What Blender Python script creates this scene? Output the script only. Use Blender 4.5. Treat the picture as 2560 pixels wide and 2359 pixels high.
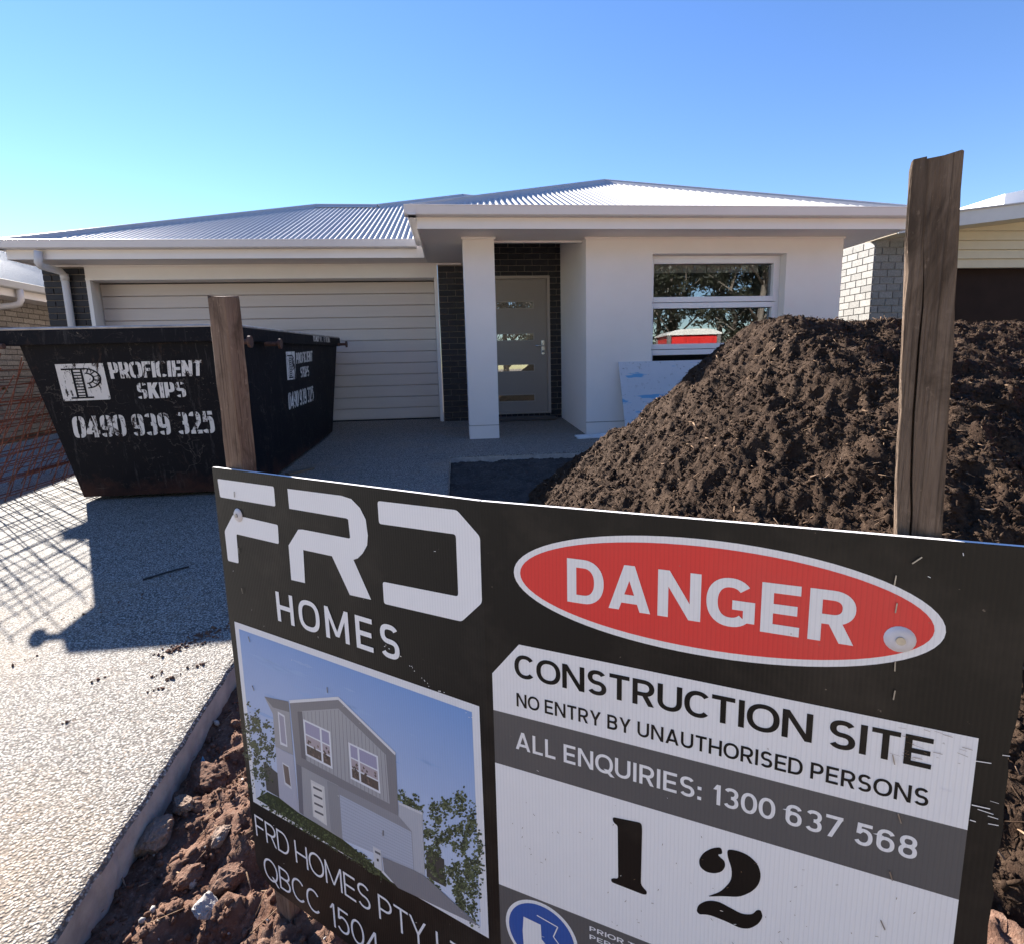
import bpy, bmesh, math, random
import numpy as np
from mathutils import Vector, Matrix
random.seed(7); rng = np.random.default_rng(7)
S = bpy.context.scene
for o in list(bpy.data.objects): bpy.data.objects.remove(o)

# ------------------------------------------------------------------ camera
F_PX, CX, CY, W, H = 1350.18, 1276.43, 1133.49, 2560.0, 2359.0
YAW, PITCH, ROLL = 0.0995, -0.1577, -0.0246
CAM = np.array([5.042, -8.6544, 0.7916])
def cam_axes(y, p, r):
    f = np.array([math.sin(y)*math.cos(p), math.cos(y)*math.cos(p), math.sin(p)])
    rt = np.array([math.cos(y), -math.sin(y), 0.0]); up = np.cross(rt, f)
    c, s = math.cos(r), math.sin(r)
    return np.array([c*rt+s*up, -s*rt+c*up, f])
AX = cam_axes(YAW, PITCH, ROLL)
cd = bpy.data.cameras.new('camera'); cam = bpy.data.objects.new('camera', cd); S.collection.objects.link(cam)
cam.matrix_world = Matrix(((AX[0][0], AX[1][0], -AX[2][0], CAM[0]), (AX[0][1], AX[1][1], -AX[2][1], CAM[1]),
                           (AX[0][2], AX[1][2], -AX[2][2], CAM[2]), (0, 0, 0, 1)))
cd.sensor_fit = 'HORIZONTAL'; cd.sensor_width = 36; cd.lens = 36*F_PX/W
cd.shift_x = (W/2-CX)/W; cd.shift_y = (CY-H/2)/W
cd.clip_start = 0.05; cd.clip_end = 1500
S.camera = cam
# ------------------------------------------------------------------ light
SUN_EL, SUN_AZ = math.radians(28.0), math.radians(-38.0)      # azimuth from +Y towards +X
SUN = Vector((math.sin(SUN_AZ)*math.cos(SUN_EL), math.cos(SUN_AZ)*math.cos(SUN_EL), math.sin(SUN_EL)))
wd = bpy.data.worlds.new('World'); S.world = wd; wd.use_nodes = True
wn = wd.node_tree.nodes; wl = wd.node_tree.links
sky = wn.new('ShaderNodeTexSky'); sky.sky_type = 'NISHITA'; sky.sun_disc = False
sky.sun_elevation = SUN_EL; sky.sun_rotation = SUN_AZ
sky.altitude = 0; sky.air_density = 1.0; sky.dust_density = 0.0; sky.ozone_density = 2.8
hs = wn.new('ShaderNodeHueSaturation'); hs.inputs['Saturation'].default_value = 1.17; hs.inputs['Hue'].default_value = 0.512; wl.new(sky.outputs[0], hs.inputs['Color'])
wl.new(hs.outputs[0], wn['Background'].inputs[0]); wn['Background'].inputs[1].default_value = 0.050
sl = bpy.data.lights.new('sun', 'SUN'); sl.energy = 3.9; sl.angle = math.radians(0.55); sl.color = (1.0, 0.945, 0.87)
so = bpy.data.objects.new('sun', sl); S.collection.objects.link(so)
so.rotation_euler = (-SUN).to_track_quat('-Z', 'Y').to_euler(); so.location = (-20, 20, 30)
S.view_settings.view_transform = 'Standard'; S.view_settings.look = 'None'
S.view_settings.exposure = 2.35; S.view_settings.gamma = 1.0
S.render.engine = 'CYCLES'
COL = S.collection

# ------------------------------------------------------------------ pixel helpers
KD = 2560/2005.0                                     # measured on a 2005 px wide view
def ray(x, y, full=False):
    if not full: x, y = x*KD, y*KD
    return np.array([(x-CX)/F_PX, -(y-CY)/F_PX, 1.0]) @ AX
def hit(x, y, n, p, full=False):
    d = ray(x, y, full); n = np.array(n, float)
    return CAM + d*((n @ (np.array(p, float)-CAM))/(n @ d))
def onY(x, y, Y, full=False): return hit(x, y, (0, 1, 0), (0, Y, 0), full)
def onX(x, y, X, full=False): return hit(x, y, (1, 0, 0), (X, 0, 0), full)
SL, Y0 = 0.05, -0.34
def gz(y): return SL*(y-Y0)
def onG(x, y, full=False, dz=0.0): return hit(x, y, (0, -SL, 1), (0, Y0, dz), full)

# ------------------------------------------------------------------ materials
def new_mat(name):
    m = bpy.data.materials.new(name); m.use_nodes = True
    nt = m.node_tree; b = nt.nodes['Principled BSDF']
    return m, nt, b
def nd(nt, t, **kw):
    n = nt.nodes.new(t)
    for k, v in kw.items(): setattr(n, k, v)
    return n
def coords(nt, obj=False):
    if obj: return nd(nt, 'ShaderNodeTexCoord').outputs['Object']
    return nd(nt, 'ShaderNodeNewGeometry').outputs['Position']
def mixc(nt, fac, a, b, mode='MIX'):
    n = nd(nt, 'ShaderNodeMix', data_type='RGBA', blend_type=mode)
    for i, v in ((0, fac), (6, a), (7, b)):
        if hasattr(v, 'is_output'): nt.links.new(v, n.inputs[i])
        else: n.inputs[i].default_value = v if i == 0 else (*v, 1) if len(v) == 3 else v
    return n.outputs[2]
def ramp(nt, src, stops):
    r = nd(nt, 'ShaderNodeValToRGB'); nt.links.new(src, r.inputs[0])
    e = r.color_ramp.elements
    while len(e) < len(stops): e.new(0.5)
    for q, (p, c) in zip(e, stops):
        q.position = p; q.color = (c, c, c, 1) if isinstance(c, (int, float)) else (*c, 1)
    return r.outputs[0]
def noise(nt, co, scale, detail=4, rough=0.55, stretch=None, dist=0.0):
    n = nd(nt, 'ShaderNodeTexNoise'); n.inputs['Scale'].default_value = scale
    n.inputs['Detail'].default_value = detail; n.inputs['Roughness'].default_value = rough
    n.inputs['Distortion'].default_value = dist
    if stretch:
        mp = nd(nt, 'ShaderNodeMapping'); mp.inputs['Scale'].default_value = stretch
        nt.links.new(co, mp.inputs[0]); co = mp.outputs[0]
    nt.links.new(co, n.inputs['Vector']); return n.outputs['Fac']
def bump(nt, b, h, strength=0.3, dist=0.01):
    n = nd(nt, 'ShaderNodeBump'); n.inputs['Strength'].default_value = strength; n.inputs['Distance'].default_value = dist
    nt.links.new(h, n.inputs['Height']); nt.links.new(n.outputs[0], b.inputs['Normal'])
def simple(name, col, rough=0.6, var=0.12, scale=6, bscale=150, bstr=0.08, metal=0.0, obj=False, spec=0.5, stretch=None):
    m, nt, b = new_mat(name); co = coords(nt, obj)
    n = noise(nt, co, scale, 5, 0.6, stretch)
    f = ramp(nt, n, [(0.3, 0.0), (0.7, 1.0)])
    c = mixc(nt, f, tuple(x*(1-var) for x in col), tuple(min(1, x*(1+var)) for x in col))
    nt.links.new(c, b.inputs['Base Color']); b.inputs['Roughness'].default_value = rough
    b.inputs['Metallic'].default_value = metal; b.inputs['Specular IOR Level'].default_value = spec
    if bstr: bump(nt, b, noise(nt, co, bscale, 3), bstr, 0.003)
    return m
M = {}
M['render'] = simple('render_paint', (0.85, 0.775, 0.725), 0.8, 0.045, 1.1, 260, 0.16)
M['fascia'] = simple('fascia_paint', (0.84, 0.775, 0.72), 0.5, 0.03, 2, 60, 0.03)
M['gutter'] = simple('gutter_steel', (0.74, 0.70, 0.69), 0.45, 0.03, 2, 60, 0.02)
M['soffit'] = simple('soffit_sheet', (0.82, 0.745, 0.69), 0.7, 0.02, 2, 60, 0.02)
M['trim'] = simple('trim_paint', (0.80, 0.75, 0.71), 0.5, 0.03, 3, 60, 0.03)
M['gdoor'] = simple('garage_door_steel', (0.62, 0.545, 0.495), 0.5, 0.03, 2, 400, 0.06, stretch=(1, 1, 14))
M['white'] = simple('window_white', (0.85, 0.83, 0.84), 0.35, 0.02, 3, 60, 0.02)
M['door'] = simple('door_taupe', (0.33, 0.285, 0.245), 0.5, 0.03, 3, 60, 0.02)
M['dframe'] = simple('door_frame_taupe', (0.42, 0.36, 0.31), 0.45, 0.03, 3, 60, 0.02)
M['pipe'] = simple('pipe_pvc', (0.62, 0.585, 0.57), 0.4, 0.03, 3, 60, 0.02)
M['chrome'] = simple('satin_chrome', (0.62, 0.62, 0.62), 0.25, 0.05, 20, 60, 0.02, metal=1.0)
M['black'] = simple('black_rubber', (0.012, 0.012, 0.012), 0.7, 0.1)
M['mortar'] = simple('mortar_dark', (0.25, 0.215, 0.185), 0.9, 0.2, 30, 200, 0.4)
M['mortar_l'] = simple('mortar_pale', (0.10, 0.085, 0.075), 0.9, 0.2, 30, 200, 0.4)
M['mortar_r'] = simple('mortar_grey', (0.27, 0.255, 0.235), 0.9, 0.15, 30, 200, 0.3)
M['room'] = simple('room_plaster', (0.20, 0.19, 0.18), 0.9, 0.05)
M['blind'] = simple('blind_fabric', (0.62, 0.58, 0.52), 0.9, 0.05)
M['tan'] = simple('weatherboard_cream', (0.60, 0.50, 0.33), 0.6, 0.05, 4)
M['brown'] = simple('dark_brown_door', (0.030, 0.017, 0.013), 0.8, 0.15, 3, spec=0.1)
M['trim_n'] = simple('neighbour_gutter', (0.55, 0.53, 0.50), 0.5, 0.04)
M['red'] = simple('red_plastic', (0.62, 0.03, 0.025), 0.4, 0.05, 3)
M['tgrey'] = simple('grey_plastic', (0.16, 0.15, 0.14), 0.5, 0.05, 3)
M['cream'] = simple('cream_plastic', (0.75, 0.73, 0.66), 0.5, 0.05, 3)
M['blue'] = simple('blue_plastic', (0.06, 0.20, 0.32), 0.4, 0.1, 20)
M['mesh'] = simple('rusty_steel', (0.17, 0.060, 0.033), 0.8, 0.55, 40, 300, 0.4)
M['strip'] = simple('white_strip', (0.66, 0.68, 0.70), 0.5, 0.08, 14)
M['stick'] = simple('dark_rod', (0.02, 0.018, 0.018), 0.7, 0.2, 30)
M['scrap'] = simple('timber_scrap', (0.16, 0.12, 0.085), 0.8, 0.3, 30, stretch=(1, 8, 8))
M['washer'] = simple('clear_plastic', (0.62, 0.58, 0.60), 0.3, 0.08, 60)
M['steel'] = simple('zinc_screw', (0.35, 0.34, 0.33), 0.4, 0.2, 90, metal=1.0)
M['tap'] = simple('brass_tap', (0.20, 0.14, 0.07), 0.4, 0.2, 30, metal=1.0)
M['bark'] = simple('gum_bark', (0.15, 0.125, 0.10), 0.9, 0.5, 3, 30, 0.6, stretch=(1, 1, .25))
M['step'] = simple('step_board', (0.10, 0.085, 0.075), 0.8, 0.2, 20, stretch=(.2, 5, 5))

def brick_mat(name, a, b_, rough=0.75):
    m, nt, b = new_mat(name); co = coords(nt)
    oi = nd(nt, 'ShaderNodeObjectInfo')
    c = mixc(nt, oi.outputs['Random'], a, b_)
    n = noise(nt, co, 45, 5, 0.65); f = ramp(nt, n, [(0.3, 0.62), (0.75, 1.3)])
    nt.links.new(mixc(nt, 1.0, c, f, 'MULTIPLY'), b.inputs['Base Color']); b.inputs['Roughness'].default_value = rough
    bump(nt, b, noise(nt, co, 180, 4), 0.35, 0.004); return m
M['brick'] = brick_mat('brick_charcoal', (0.0085, 0.0085, 0.013), (0.019, 0.017, 0.022), 0.6)
M['brick_l'] = brick_mat('brick_cream', (0.30, 0.262, 0.228), (0.40, 0.355, 0.31))
M['brick_r'] = brick_mat('brick_pale', (0.185, 0.178, 0.165), (0.25, 0.24, 0.222))

def roof_mat():
    m, nt, b = new_mat('roof_sheet'); co = coords(nt)
    f = noise(nt, co, 1.5, 4)
    nt.links.new(mixc(nt, f, (0.45, 0.435, 0.42), (0.51, 0.495, 0.48)), b.inputs['Base Color'])
    b.inputs['Roughness'].default_value = 0.6; b.inputs['Specular IOR Level'].default_value = 0.3; return m
M['roof'] = roof_mat()
M['cap'] = simple('ridge_cap', (0.42, 0.41, 0.41), 0.42, 0.04)
M['roof_b'] = simple('neighbour_roof', (0.17, 0.21, 0.25), 0.6, 0.05, spec=0.3)

def concrete_mat():
    m, nt, b = new_mat('exposed_aggregate'); co = coords(nt)
    v = nd(nt, 'ShaderNodeTexVoronoi'); v.inputs['Scale'].default_value = 150; nt.links.new(co, v.inputs['Vector'])
    v2 = nd(nt, 'ShaderNodeTexVoronoi'); v2.inputs['Scale'].default_value = 260; nt.links.new(co, v2.inputs['Vector'])
    sx = nd(nt, 'ShaderNodeSeparateColor'); nt.links.new(v.outputs['Color'], sx.inputs[0])
    peb = ramp(nt, sx.outputs[0], [(0.0, (0.04, 0.034, 0.03)), (0.16, (0.17, 0.145, 0.12)), (0.36, (0.29, 0.27, 0.24)), (0.62, (0.40, 0.37, 0.32)), (0.87, (0.55, 0.52, 0.465)), (1.0, (0.29, 0.21, 0.145))])
    gap = ramp(nt, v.outputs['Distance'], [(0.40, 0.0), (0.66, 1.0)])
    c = mixc(nt, gap, peb, (0.105, 0.09, 0.077))
    big = noise(nt, co, 1.1, 6, 0.62); st = ramp(nt, big, [(0.54, 0.0), (0.74, 0.45)])
    c = mixc(nt, st, c, (0.34, 0.25, 0.165))
    big2 = noise(nt, co, 4.2, 5, 0.7); st2 = ramp(nt, big2, [(0.60, 0.0), (0.74, 0.45)])
    c = mixc(nt, st2, c, (0.30, 0.22, 0.15))
    sp = noise(nt, co, 26, 2, 0.5); st3 = ramp(nt, sp, [(0.70, 0.0), (0.76, 0.75)])
    c = mixc(nt, st3, c, (0.10, 0.065, 0.045))
    nt.links.new(c, b.inputs['Base Color']); b.inputs['Roughness'].default_value = 0.8
    b.inputs['Specular IOR Level'].default_value = 0.3
    h = nd(nt, 'ShaderNodeMath', operation='ADD'); 
    i1 = nd(nt, 'ShaderNodeMath', operation='MULTIPLY_ADD'); nt.links.new(v.outputs['Distance'], i1.inputs[0]); i1.inputs[1].default_value = -1.0; i1.inputs[2].default_value = 1.0
    i2 = nd(nt, 'ShaderNodeMath', operation='MULTIPLY'); nt.links.new(v2.outputs['Distance'], i2.inputs[0]); i2.inputs[1].default_value = -0.35
    nt.links.new(i1.outputs[0], h.inputs[0]); nt.links.new(i2.outputs[0], h.inputs[1])
    h2 = nd(nt, 'ShaderNodeMath', operation='ADD'); nt.links.new(h.outputs[0], h2.inputs[0])
    w = nd(nt, 'ShaderNodeMath', operation='MULTIPLY'); nt.links.new(noise(nt, co, 30, 4), w.inputs[0]); w.inputs[1].default_value = 0.8
    nt.links.new(w.outputs[0], h2.inputs[1])
    bump(nt, b, h2.outputs[0], 0.75, 0.0055); return m
M['concrete'] = concrete_mat()

M['edge'] = simple('slab_edge', (0.40, 0.36, 0.325), 0.85, 0.22, 18, 120, 0.7)
def soil_mat(name, a, b_, c_, sc=9, bs=0.8, grey=0.0):
    m, nt, b = new_mat(name); co = coords(nt)
    n1 = noise(nt, co, sc, 8, 0.7); n2 = noise(nt, co, sc*9, 6, 0.7)
    c = mixc(nt, ramp(nt, n1, [(0.35, 0.0), (0.68, 1.0)]), a, b_)
    c = mixc(nt, ramp(nt, n2, [(0.52, 0.0), (0.8, 1.0)]), c, c_)
    nt.links.new(c, b.inputs['Base Color']); b.inputs['Roughness'].default_value = 0.95
    b.inputs['Specular IOR Level'].default_value = 0.15
    bump(nt, b, noise(nt, co, 130, 6, 0.7), bs, 0.008); return m
M['topsoil'] = soil_mat('topsoil', (0.027, 0.0145, 0.0088), (0.056, 0.0345, 0.0220), (0.125, 0.083, 0.054), 6, 1.0)
M['clay'] = soil_mat('red_clay', (0.11, 0.056, 0.038), (0.215, 0.125, 0.087), (0.33, 0.23, 0.172), 9, 1.0)
M['mud'] = soil_mat('dark_mud', (0.040, 0.034, 0.030), (0.085, 0.073, 0.064), (0.19, 0.165, 0.145), 5, 1.0)
M['rock'] = soil_mat('pale_clod', (0.20, 0.135, 0.10), (0.30, 0.22, 0.17), (0.38, 0.31, 0.255), 14, 0.9)
M['stone'] = soil_mat('grey_stone', (0.30, 0.28, 0.26), (0.45, 0.42, 0.39), (0.5, 0.48, 0.45), 20, 0.5)
M['ground'] = soil_mat('ground_soil_bounce', (0.40, 0.335, 0.255), (0.50, 0.425, 0.33), (0.56, 0.48, 0.38), 2, 0.6)  # made pale so the mostly unseen ground bounces warm fill onto the house front
M['chip'] = soil_mat('wood_chip', (0.17, 0.105, 0.065), (0.30, 0.20, 0.13), (0.42, 0.32, 0.22), 12, 0.3)

def wood_mat(name, a, b_, dark):
    m, nt, b = new_mat(name); co = coords(nt, True)
    g = noise(nt, co, 14, 8, 0.65, (6, 6, 0.35), 0.6); g2 = noise(nt, co, 60, 5, 0.7, (5, 5, 0.12))
    c = mixc(nt, ramp(nt, g, [(0.3, 0.0), (0.7, 1.0)]), a, b_)
    c = mixc(nt, ramp(nt, g2, [(0.50, 0.0), (0.66, 0.75)]), c, dark)
    st = noise(nt, co, 16, 6, 0.65, (1, 1, 0.45), 0.8); c = mixc(nt, ramp(nt, st, [(0.48, 0.0), (0.66, 0.8)]), c, dark)
    sp = noise(nt, co, 90, 4, 0.7, (1, 1, 0.5)); c = mixc(nt, ramp(nt, sp, [(0.62, 0.0), (0.74, 0.5)]), c, tuple(min(1, x*1.7) for x in b_))
    nt.links.new(c, b.inputs['Base Color']); b.inputs['Roughness'].default_value = 0.85; b.inputs['Specular IOR Level'].default_value = 0.2
    bump(nt, b, g2, 0.8, 0.006); return m
M['wood_l'] = wood_mat('hardwood_brown', (0.165, 0.103, 0.072), (0.265, 0.185, 0.138), (0.06, 0.037, 0.025))
M['wood_r'] = wood_mat('hardwood_weathered', (0.125, 0.084, 0.058), (0.225, 0.16, 0.115), (0.042, 0.028, 0.019))

def skip_mat(text=False):
    m, nt, b = new_mat('skip_lettering' if text else 'skip_paint'); co = coords(nt)
    base = (0.84, 0.80, 0.77) if text else (0.0045, 0.0045, 0.0075)
    alt = (0.66, 0.61, 0.57) if text else (0.011, 0.010, 0.013)
    c = mixc(nt, noise(nt, co, 3, 5), base, alt)
    sc = noise(nt, co, 10, 9, 0.8, (1.0, 1.0, 0.45), 1.2)
    if text:
        c = mixc(nt, ramp(nt, sc, [(0.545, 0.0), (0.575, 1.0)]), c, (0.035, 0.022, 0.018))
        s2 = noise(nt, co, 34, 6, 0.75, (1, 1, 0.25)); c = mixc(nt, ramp(nt, s2, [(0.60, 0.0), (0.63, 1.0)]), c, (0.03, 0.025, 0.025))
    else:
        v = nd(nt, 'ShaderNodeTexVoronoi', feature='DISTANCE_TO_EDGE'); v.inputs['Scale'].default_value = 3.1
        ns = nd(nt, 'ShaderNodeTexNoise'); ns.inputs['Scale'].default_value = 5; ns.inputs['Detail'].default_value = 6; nt.links.new(co, ns.inputs['Vector'])
        va = nd(nt, 'ShaderNodeVectorMath', operation='MULTIPLY_ADD'); nt.links.new(ns.outputs['Color'], va.inputs[0]); va.inputs[1].default_value = (0.5,)*3; nt.links.new(co, va.inputs[2])
        nt.links.new(va.outputs[0], v.inputs['Vector'])
        msk = noise(nt, co, 2.6, 4, 0.6)
        ln = ramp(nt, v.outputs['Distance'], [(0.0, 1.0), (0.012, 0.0)])
        mm = nd(nt, 'ShaderNodeMath', operation='MULTIPLY'); nt.links.new(ln, mm.inputs[0]); nt.links.new(ramp(nt, msk, [(0.50, 0.0), (0.60, 0.40)]), mm.inputs[1])
        c = mixc(nt, mm.outputs[0], c, (0.24, 0.20, 0.17))
        v3 = nd(nt, 'ShaderNodeTexVoronoi', feature='DISTANCE_TO_EDGE'); v3.inputs['Scale'].default_value = 7.5; nt.links.new(va.outputs[0], v3.inputs['Vector'])
        m3 = nd(nt, 'ShaderNodeMath', operation='MULTIPLY'); nt.links.new(ramp(nt, v3.outputs['Distance'], [(0.0, 1.0), (0.016, 0.0)]), m3.inputs[0]); nt.links.new(ramp(nt, noise(nt, co, 5.5, 3), [(0.54, 0.0), (0.62, 0.35)]), m3.inputs[1])
        c = mixc(nt, m3.outputs[0], c, (0.17, 0.13, 0.10))
        fl = noise(nt, co, 55, 4, 0.7); m4 = nd(nt, 'ShaderNodeMath', operation='MULTIPLY'); nt.links.new(ramp(nt, fl, [(0.66, 0.0), (0.69, 0.8)]), m4.inputs[0]); nt.links.new(ramp(nt, noise(nt, co, 3.3, 4), [(0.48, 0.0), (0.56, 1.0)]), m4.inputs[1]); c = mixc(nt, m4.outputs[0], c, (0.26, 0.22, 0.18))
        c = mixc(nt, ramp(nt, sc, [(0.58, 0.0), (0.68, 0.55)]), c, (0.075, 0.042, 0.03))
        st = noise(nt, co, 26, 6, 0.75, (1, 1, 0.07)); c = mixc(nt, ramp(nt, st, [(0.57, 0.0), (0.74, 0.30)]), c, (0.20, 0.18, 0.17))
        s5 = noise(nt, co, 40, 5, 0.75, (0.16, 1, 1.4)); c = mixc(nt, ramp(nt, s5, [(0.64, 0.0), (0.70, 0.35)]), c, (0.20, 0.17, 0.15))
        z = nd(nt, 'ShaderNodeSeparateXYZ'); nt.links.new(co, z.inputs[0])
        zz = nd(nt, 'ShaderNodeMath', operation='MULTIPLY_ADD'); nt.links.new(noise(nt, co, 6, 6, 0.7), zz.inputs[0]); zz.inputs[1].default_value = -0.45; za = nd(nt, 'ShaderNodeMath', operation='ADD'); nt.links.new(z.outputs[2], za.inputs[0]); za.inputs[1].default_value = 0.6; nt.links.new(za.outputs[0], zz.inputs[2])
        c = mixc(nt, ramp(nt, zz.outputs[0], [(0.24, 0.7), (0.38, 0.0)]), c, (0.07, 0.028, 0.020))
    nt.links.new(c, b.inputs['Base Color']); b.inputs['Roughness'].default_value = 0.6; b.inputs['Specular IOR Level'].default_value = 0.12
    bump(nt, b, noise(nt, co, 22, 6, 0.7), 0.18, 0.006); return m
M['skip'] = skip_mat(); M['skip_t'] = skip_mat(True)
M['rim_highlight'] = simple('pale_sunlit_edge', (0.40, 0.36, 0.33), 0.35, 0.4, 9, 200, 0.2, metal=0.2)  # paler than the skip paint: sunlit line on the rim put into the colour
M['rust'] = simple('rusty_pin', (0.10, 0.05, 0.035), 0.8, 0.5, 30, 200, 0.4)

def sign_mat(name, col, rough=0.42, attr=False, dirt=0.12):
    m, nt, b = new_mat(name); co = coords(nt, True)
    wv = nd(nt, 'ShaderNodeTexWave', wave_type='BANDS', bands_direction='X'); wv.inputs['Scale'].default_value = 62; wv.inputs['Distortion'].default_value = 0.0
    nt.links.new(co, wv.inputs['Vector'])
    if attr:
        a = nd(nt, 'ShaderNodeVertexColor'); a.layer_name = 'Col'; c = a.outputs[0]
    else: c = mixc(nt, 0.0, col, col)
    g = noise(nt, co, 5, 6, 0.65)
    c = mixc(nt, ramp(nt, g, [(0.5, 0.0), (0.85, dirt)]), c, (0.33, 0.26, 0.20))
    sp = noise(nt, co, 70, 3, 0.6); c = mixc(nt, ramp(nt, sp, [(0.73, 0.0), (0.76, 0.5)]), c, (0.30, 0.23, 0.18))
    fl = ramp(nt, wv.outputs['Fac'], [(0.0, 0.93), (0.25, 1.0)]); c = mixc(nt, 1.0, c, fl, 'MULTIPLY')
    nt.links.new(c, b.inputs['Base Color']); b.inputs['Roughness'].default_value = rough; b.inputs['Specular IOR Level'].default_value = 0.22
    bump(nt, b, wv.outputs['Fac'], 0.10, 0.0015); return m
M['sg_black'] = sign_mat('sign_black', (0.0115, 0.0098, 0.009))
M['sg_white'] = sign_mat('sign_white', (0.86, 0.83, 0.83), dirt=0.08)
M['sg_grey'] = sign_mat('sign_grey', (0.115, 0.107, 0.107))
M['sg_red'] = sign_mat('sign_red', (0.78, 0.060, 0.05))
M['sg_blue'] = sign_mat('sign_blue', (0.035, 0.10, 0.38))
M['sg_ink'] = sign_mat('sign_ink', (0.008, 0.007, 0.007))
M['sg_print'] = sign_mat('sign_print', (1, 1, 1), 0.35, True, 0.05)

def board_mat():
    m, nt, b = new_mat('scuffed_white_board'); co = coords(nt, True)
    c = mixc(nt, noise(nt, co, 4, 6), (0.66, 0.66, 0.70), (0.56, 0.57, 0.62))
    st = noise(nt, co, 22, 8, 0.8); c = mixc(nt, ramp(nt, st, [(0.585, 0.0), (0.63, 0.75)]), c, (0.18, 0.17, 0.17))
    bl = noise(nt, co, 4.5, 3, 0.6, (0.5, 1, 2.6)); c = mixc(nt, ramp(nt, bl, [(0.60, 0.0), (0.64, 0.9)]), c, (0.10, 0.36, 0.62))
    nt.links.new(c, b.inputs['Base Color']); b.inputs['Roughness'].default_value = 0.6; return m
M['board'] = board_mat()

def glass_mat():
    m, nt, b = new_mat('window_glass'); nt.nodes.remove(b); out = nt.nodes['Material Output']
    tr = nd(nt, 'ShaderNodeBsdfTransparent'); tr.inputs[0].default_value = (0.80, 0.82, 0.82, 1)
    gl = nd(nt, 'ShaderNodeBsdfGlossy'); gl.inputs['Roughness'].default_value = 0.0; gl.inputs[0].default_value = (0.95, 0.97, 1, 1)
    fr = nd(nt, 'ShaderNodeFresnel'); fr.inputs[0].default_value = 1.55
    ml = nd(nt, 'ShaderNodeMath', operation='MULTIPLY_ADD'); nt.links.new(fr.outputs[0], ml.inputs[0]); ml.inputs[1].default_value = 1.0; ml.inputs[2].default_value = 0.10
    mx = nd(nt, 'ShaderNodeMixShader'); nt.links.new(ml.outputs[0], mx.inputs[0]); nt.links.new(tr.outputs[0], mx.inputs[1]); nt.links.new(gl.outputs[0], mx.inputs[2])
    nt.links.new(mx.outputs[0], out.inputs[0]); return m
M['glass'] = glass_mat()
def leaf_mat(name, a, b_):
    m, nt, b = new_mat(name); oi = nd(nt, 'ShaderNodeNewGeometry')
    c = mixc(nt, oi.outputs['Random Per Island'], a, b_)
    nt.links.new(c, b.inputs['Base Color']); b.inputs['Roughness'].default_value = 0.6; return m
M['leaf'] = leaf_mat('gum_leaves', (0.010, 0.013, 0.006), (0.030, 0.032, 0.015))

# ------------------------------------------------------------------ mesh helpers
def link(o, parent=None):
    COL.objects.link(o)
    if parent is not None: o.parent = parent
    return o
def mobj(name, verts, faces, mat, parent=None, smooth=False):
    me = bpy.data.meshes.new(name); me.from_pydata([tuple(map(float, v)) for v in verts], [], [tuple(f) for f in faces])
    me.validate(); me.update(); me.materials.append(mat)
    if smooth: me.shade_smooth()
    return link(bpy.data.objects.new(name, me), parent)
def np_obj(name, V, T, mat, parent=None, smooth=False):
    me = bpy.data.meshes.new(name); V = np.asarray(V, np.float32); T = np.asarray(T, np.int32); k = T.shape[1]
    me.vertices.add(len(V)); me.vertices.foreach_set('co', V.ravel())
    me.loops.add(T.size); me.loops.foreach_set('vertex_index', T.ravel())
    me.polygons.add(len(T)); me.polygons.foreach_set('loop_start', np.arange(0, T.size, k, dtype=np.int32))
    me.polygons.foreach_set('loop_total', np.full(len(T), k, np.int32))
    me.update(calc_edges=True); me.validate(); me.materials.append(mat)
    if smooth: me.shade_smooth()
    return link(bpy.data.objects.new(name, me), parent)
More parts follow.
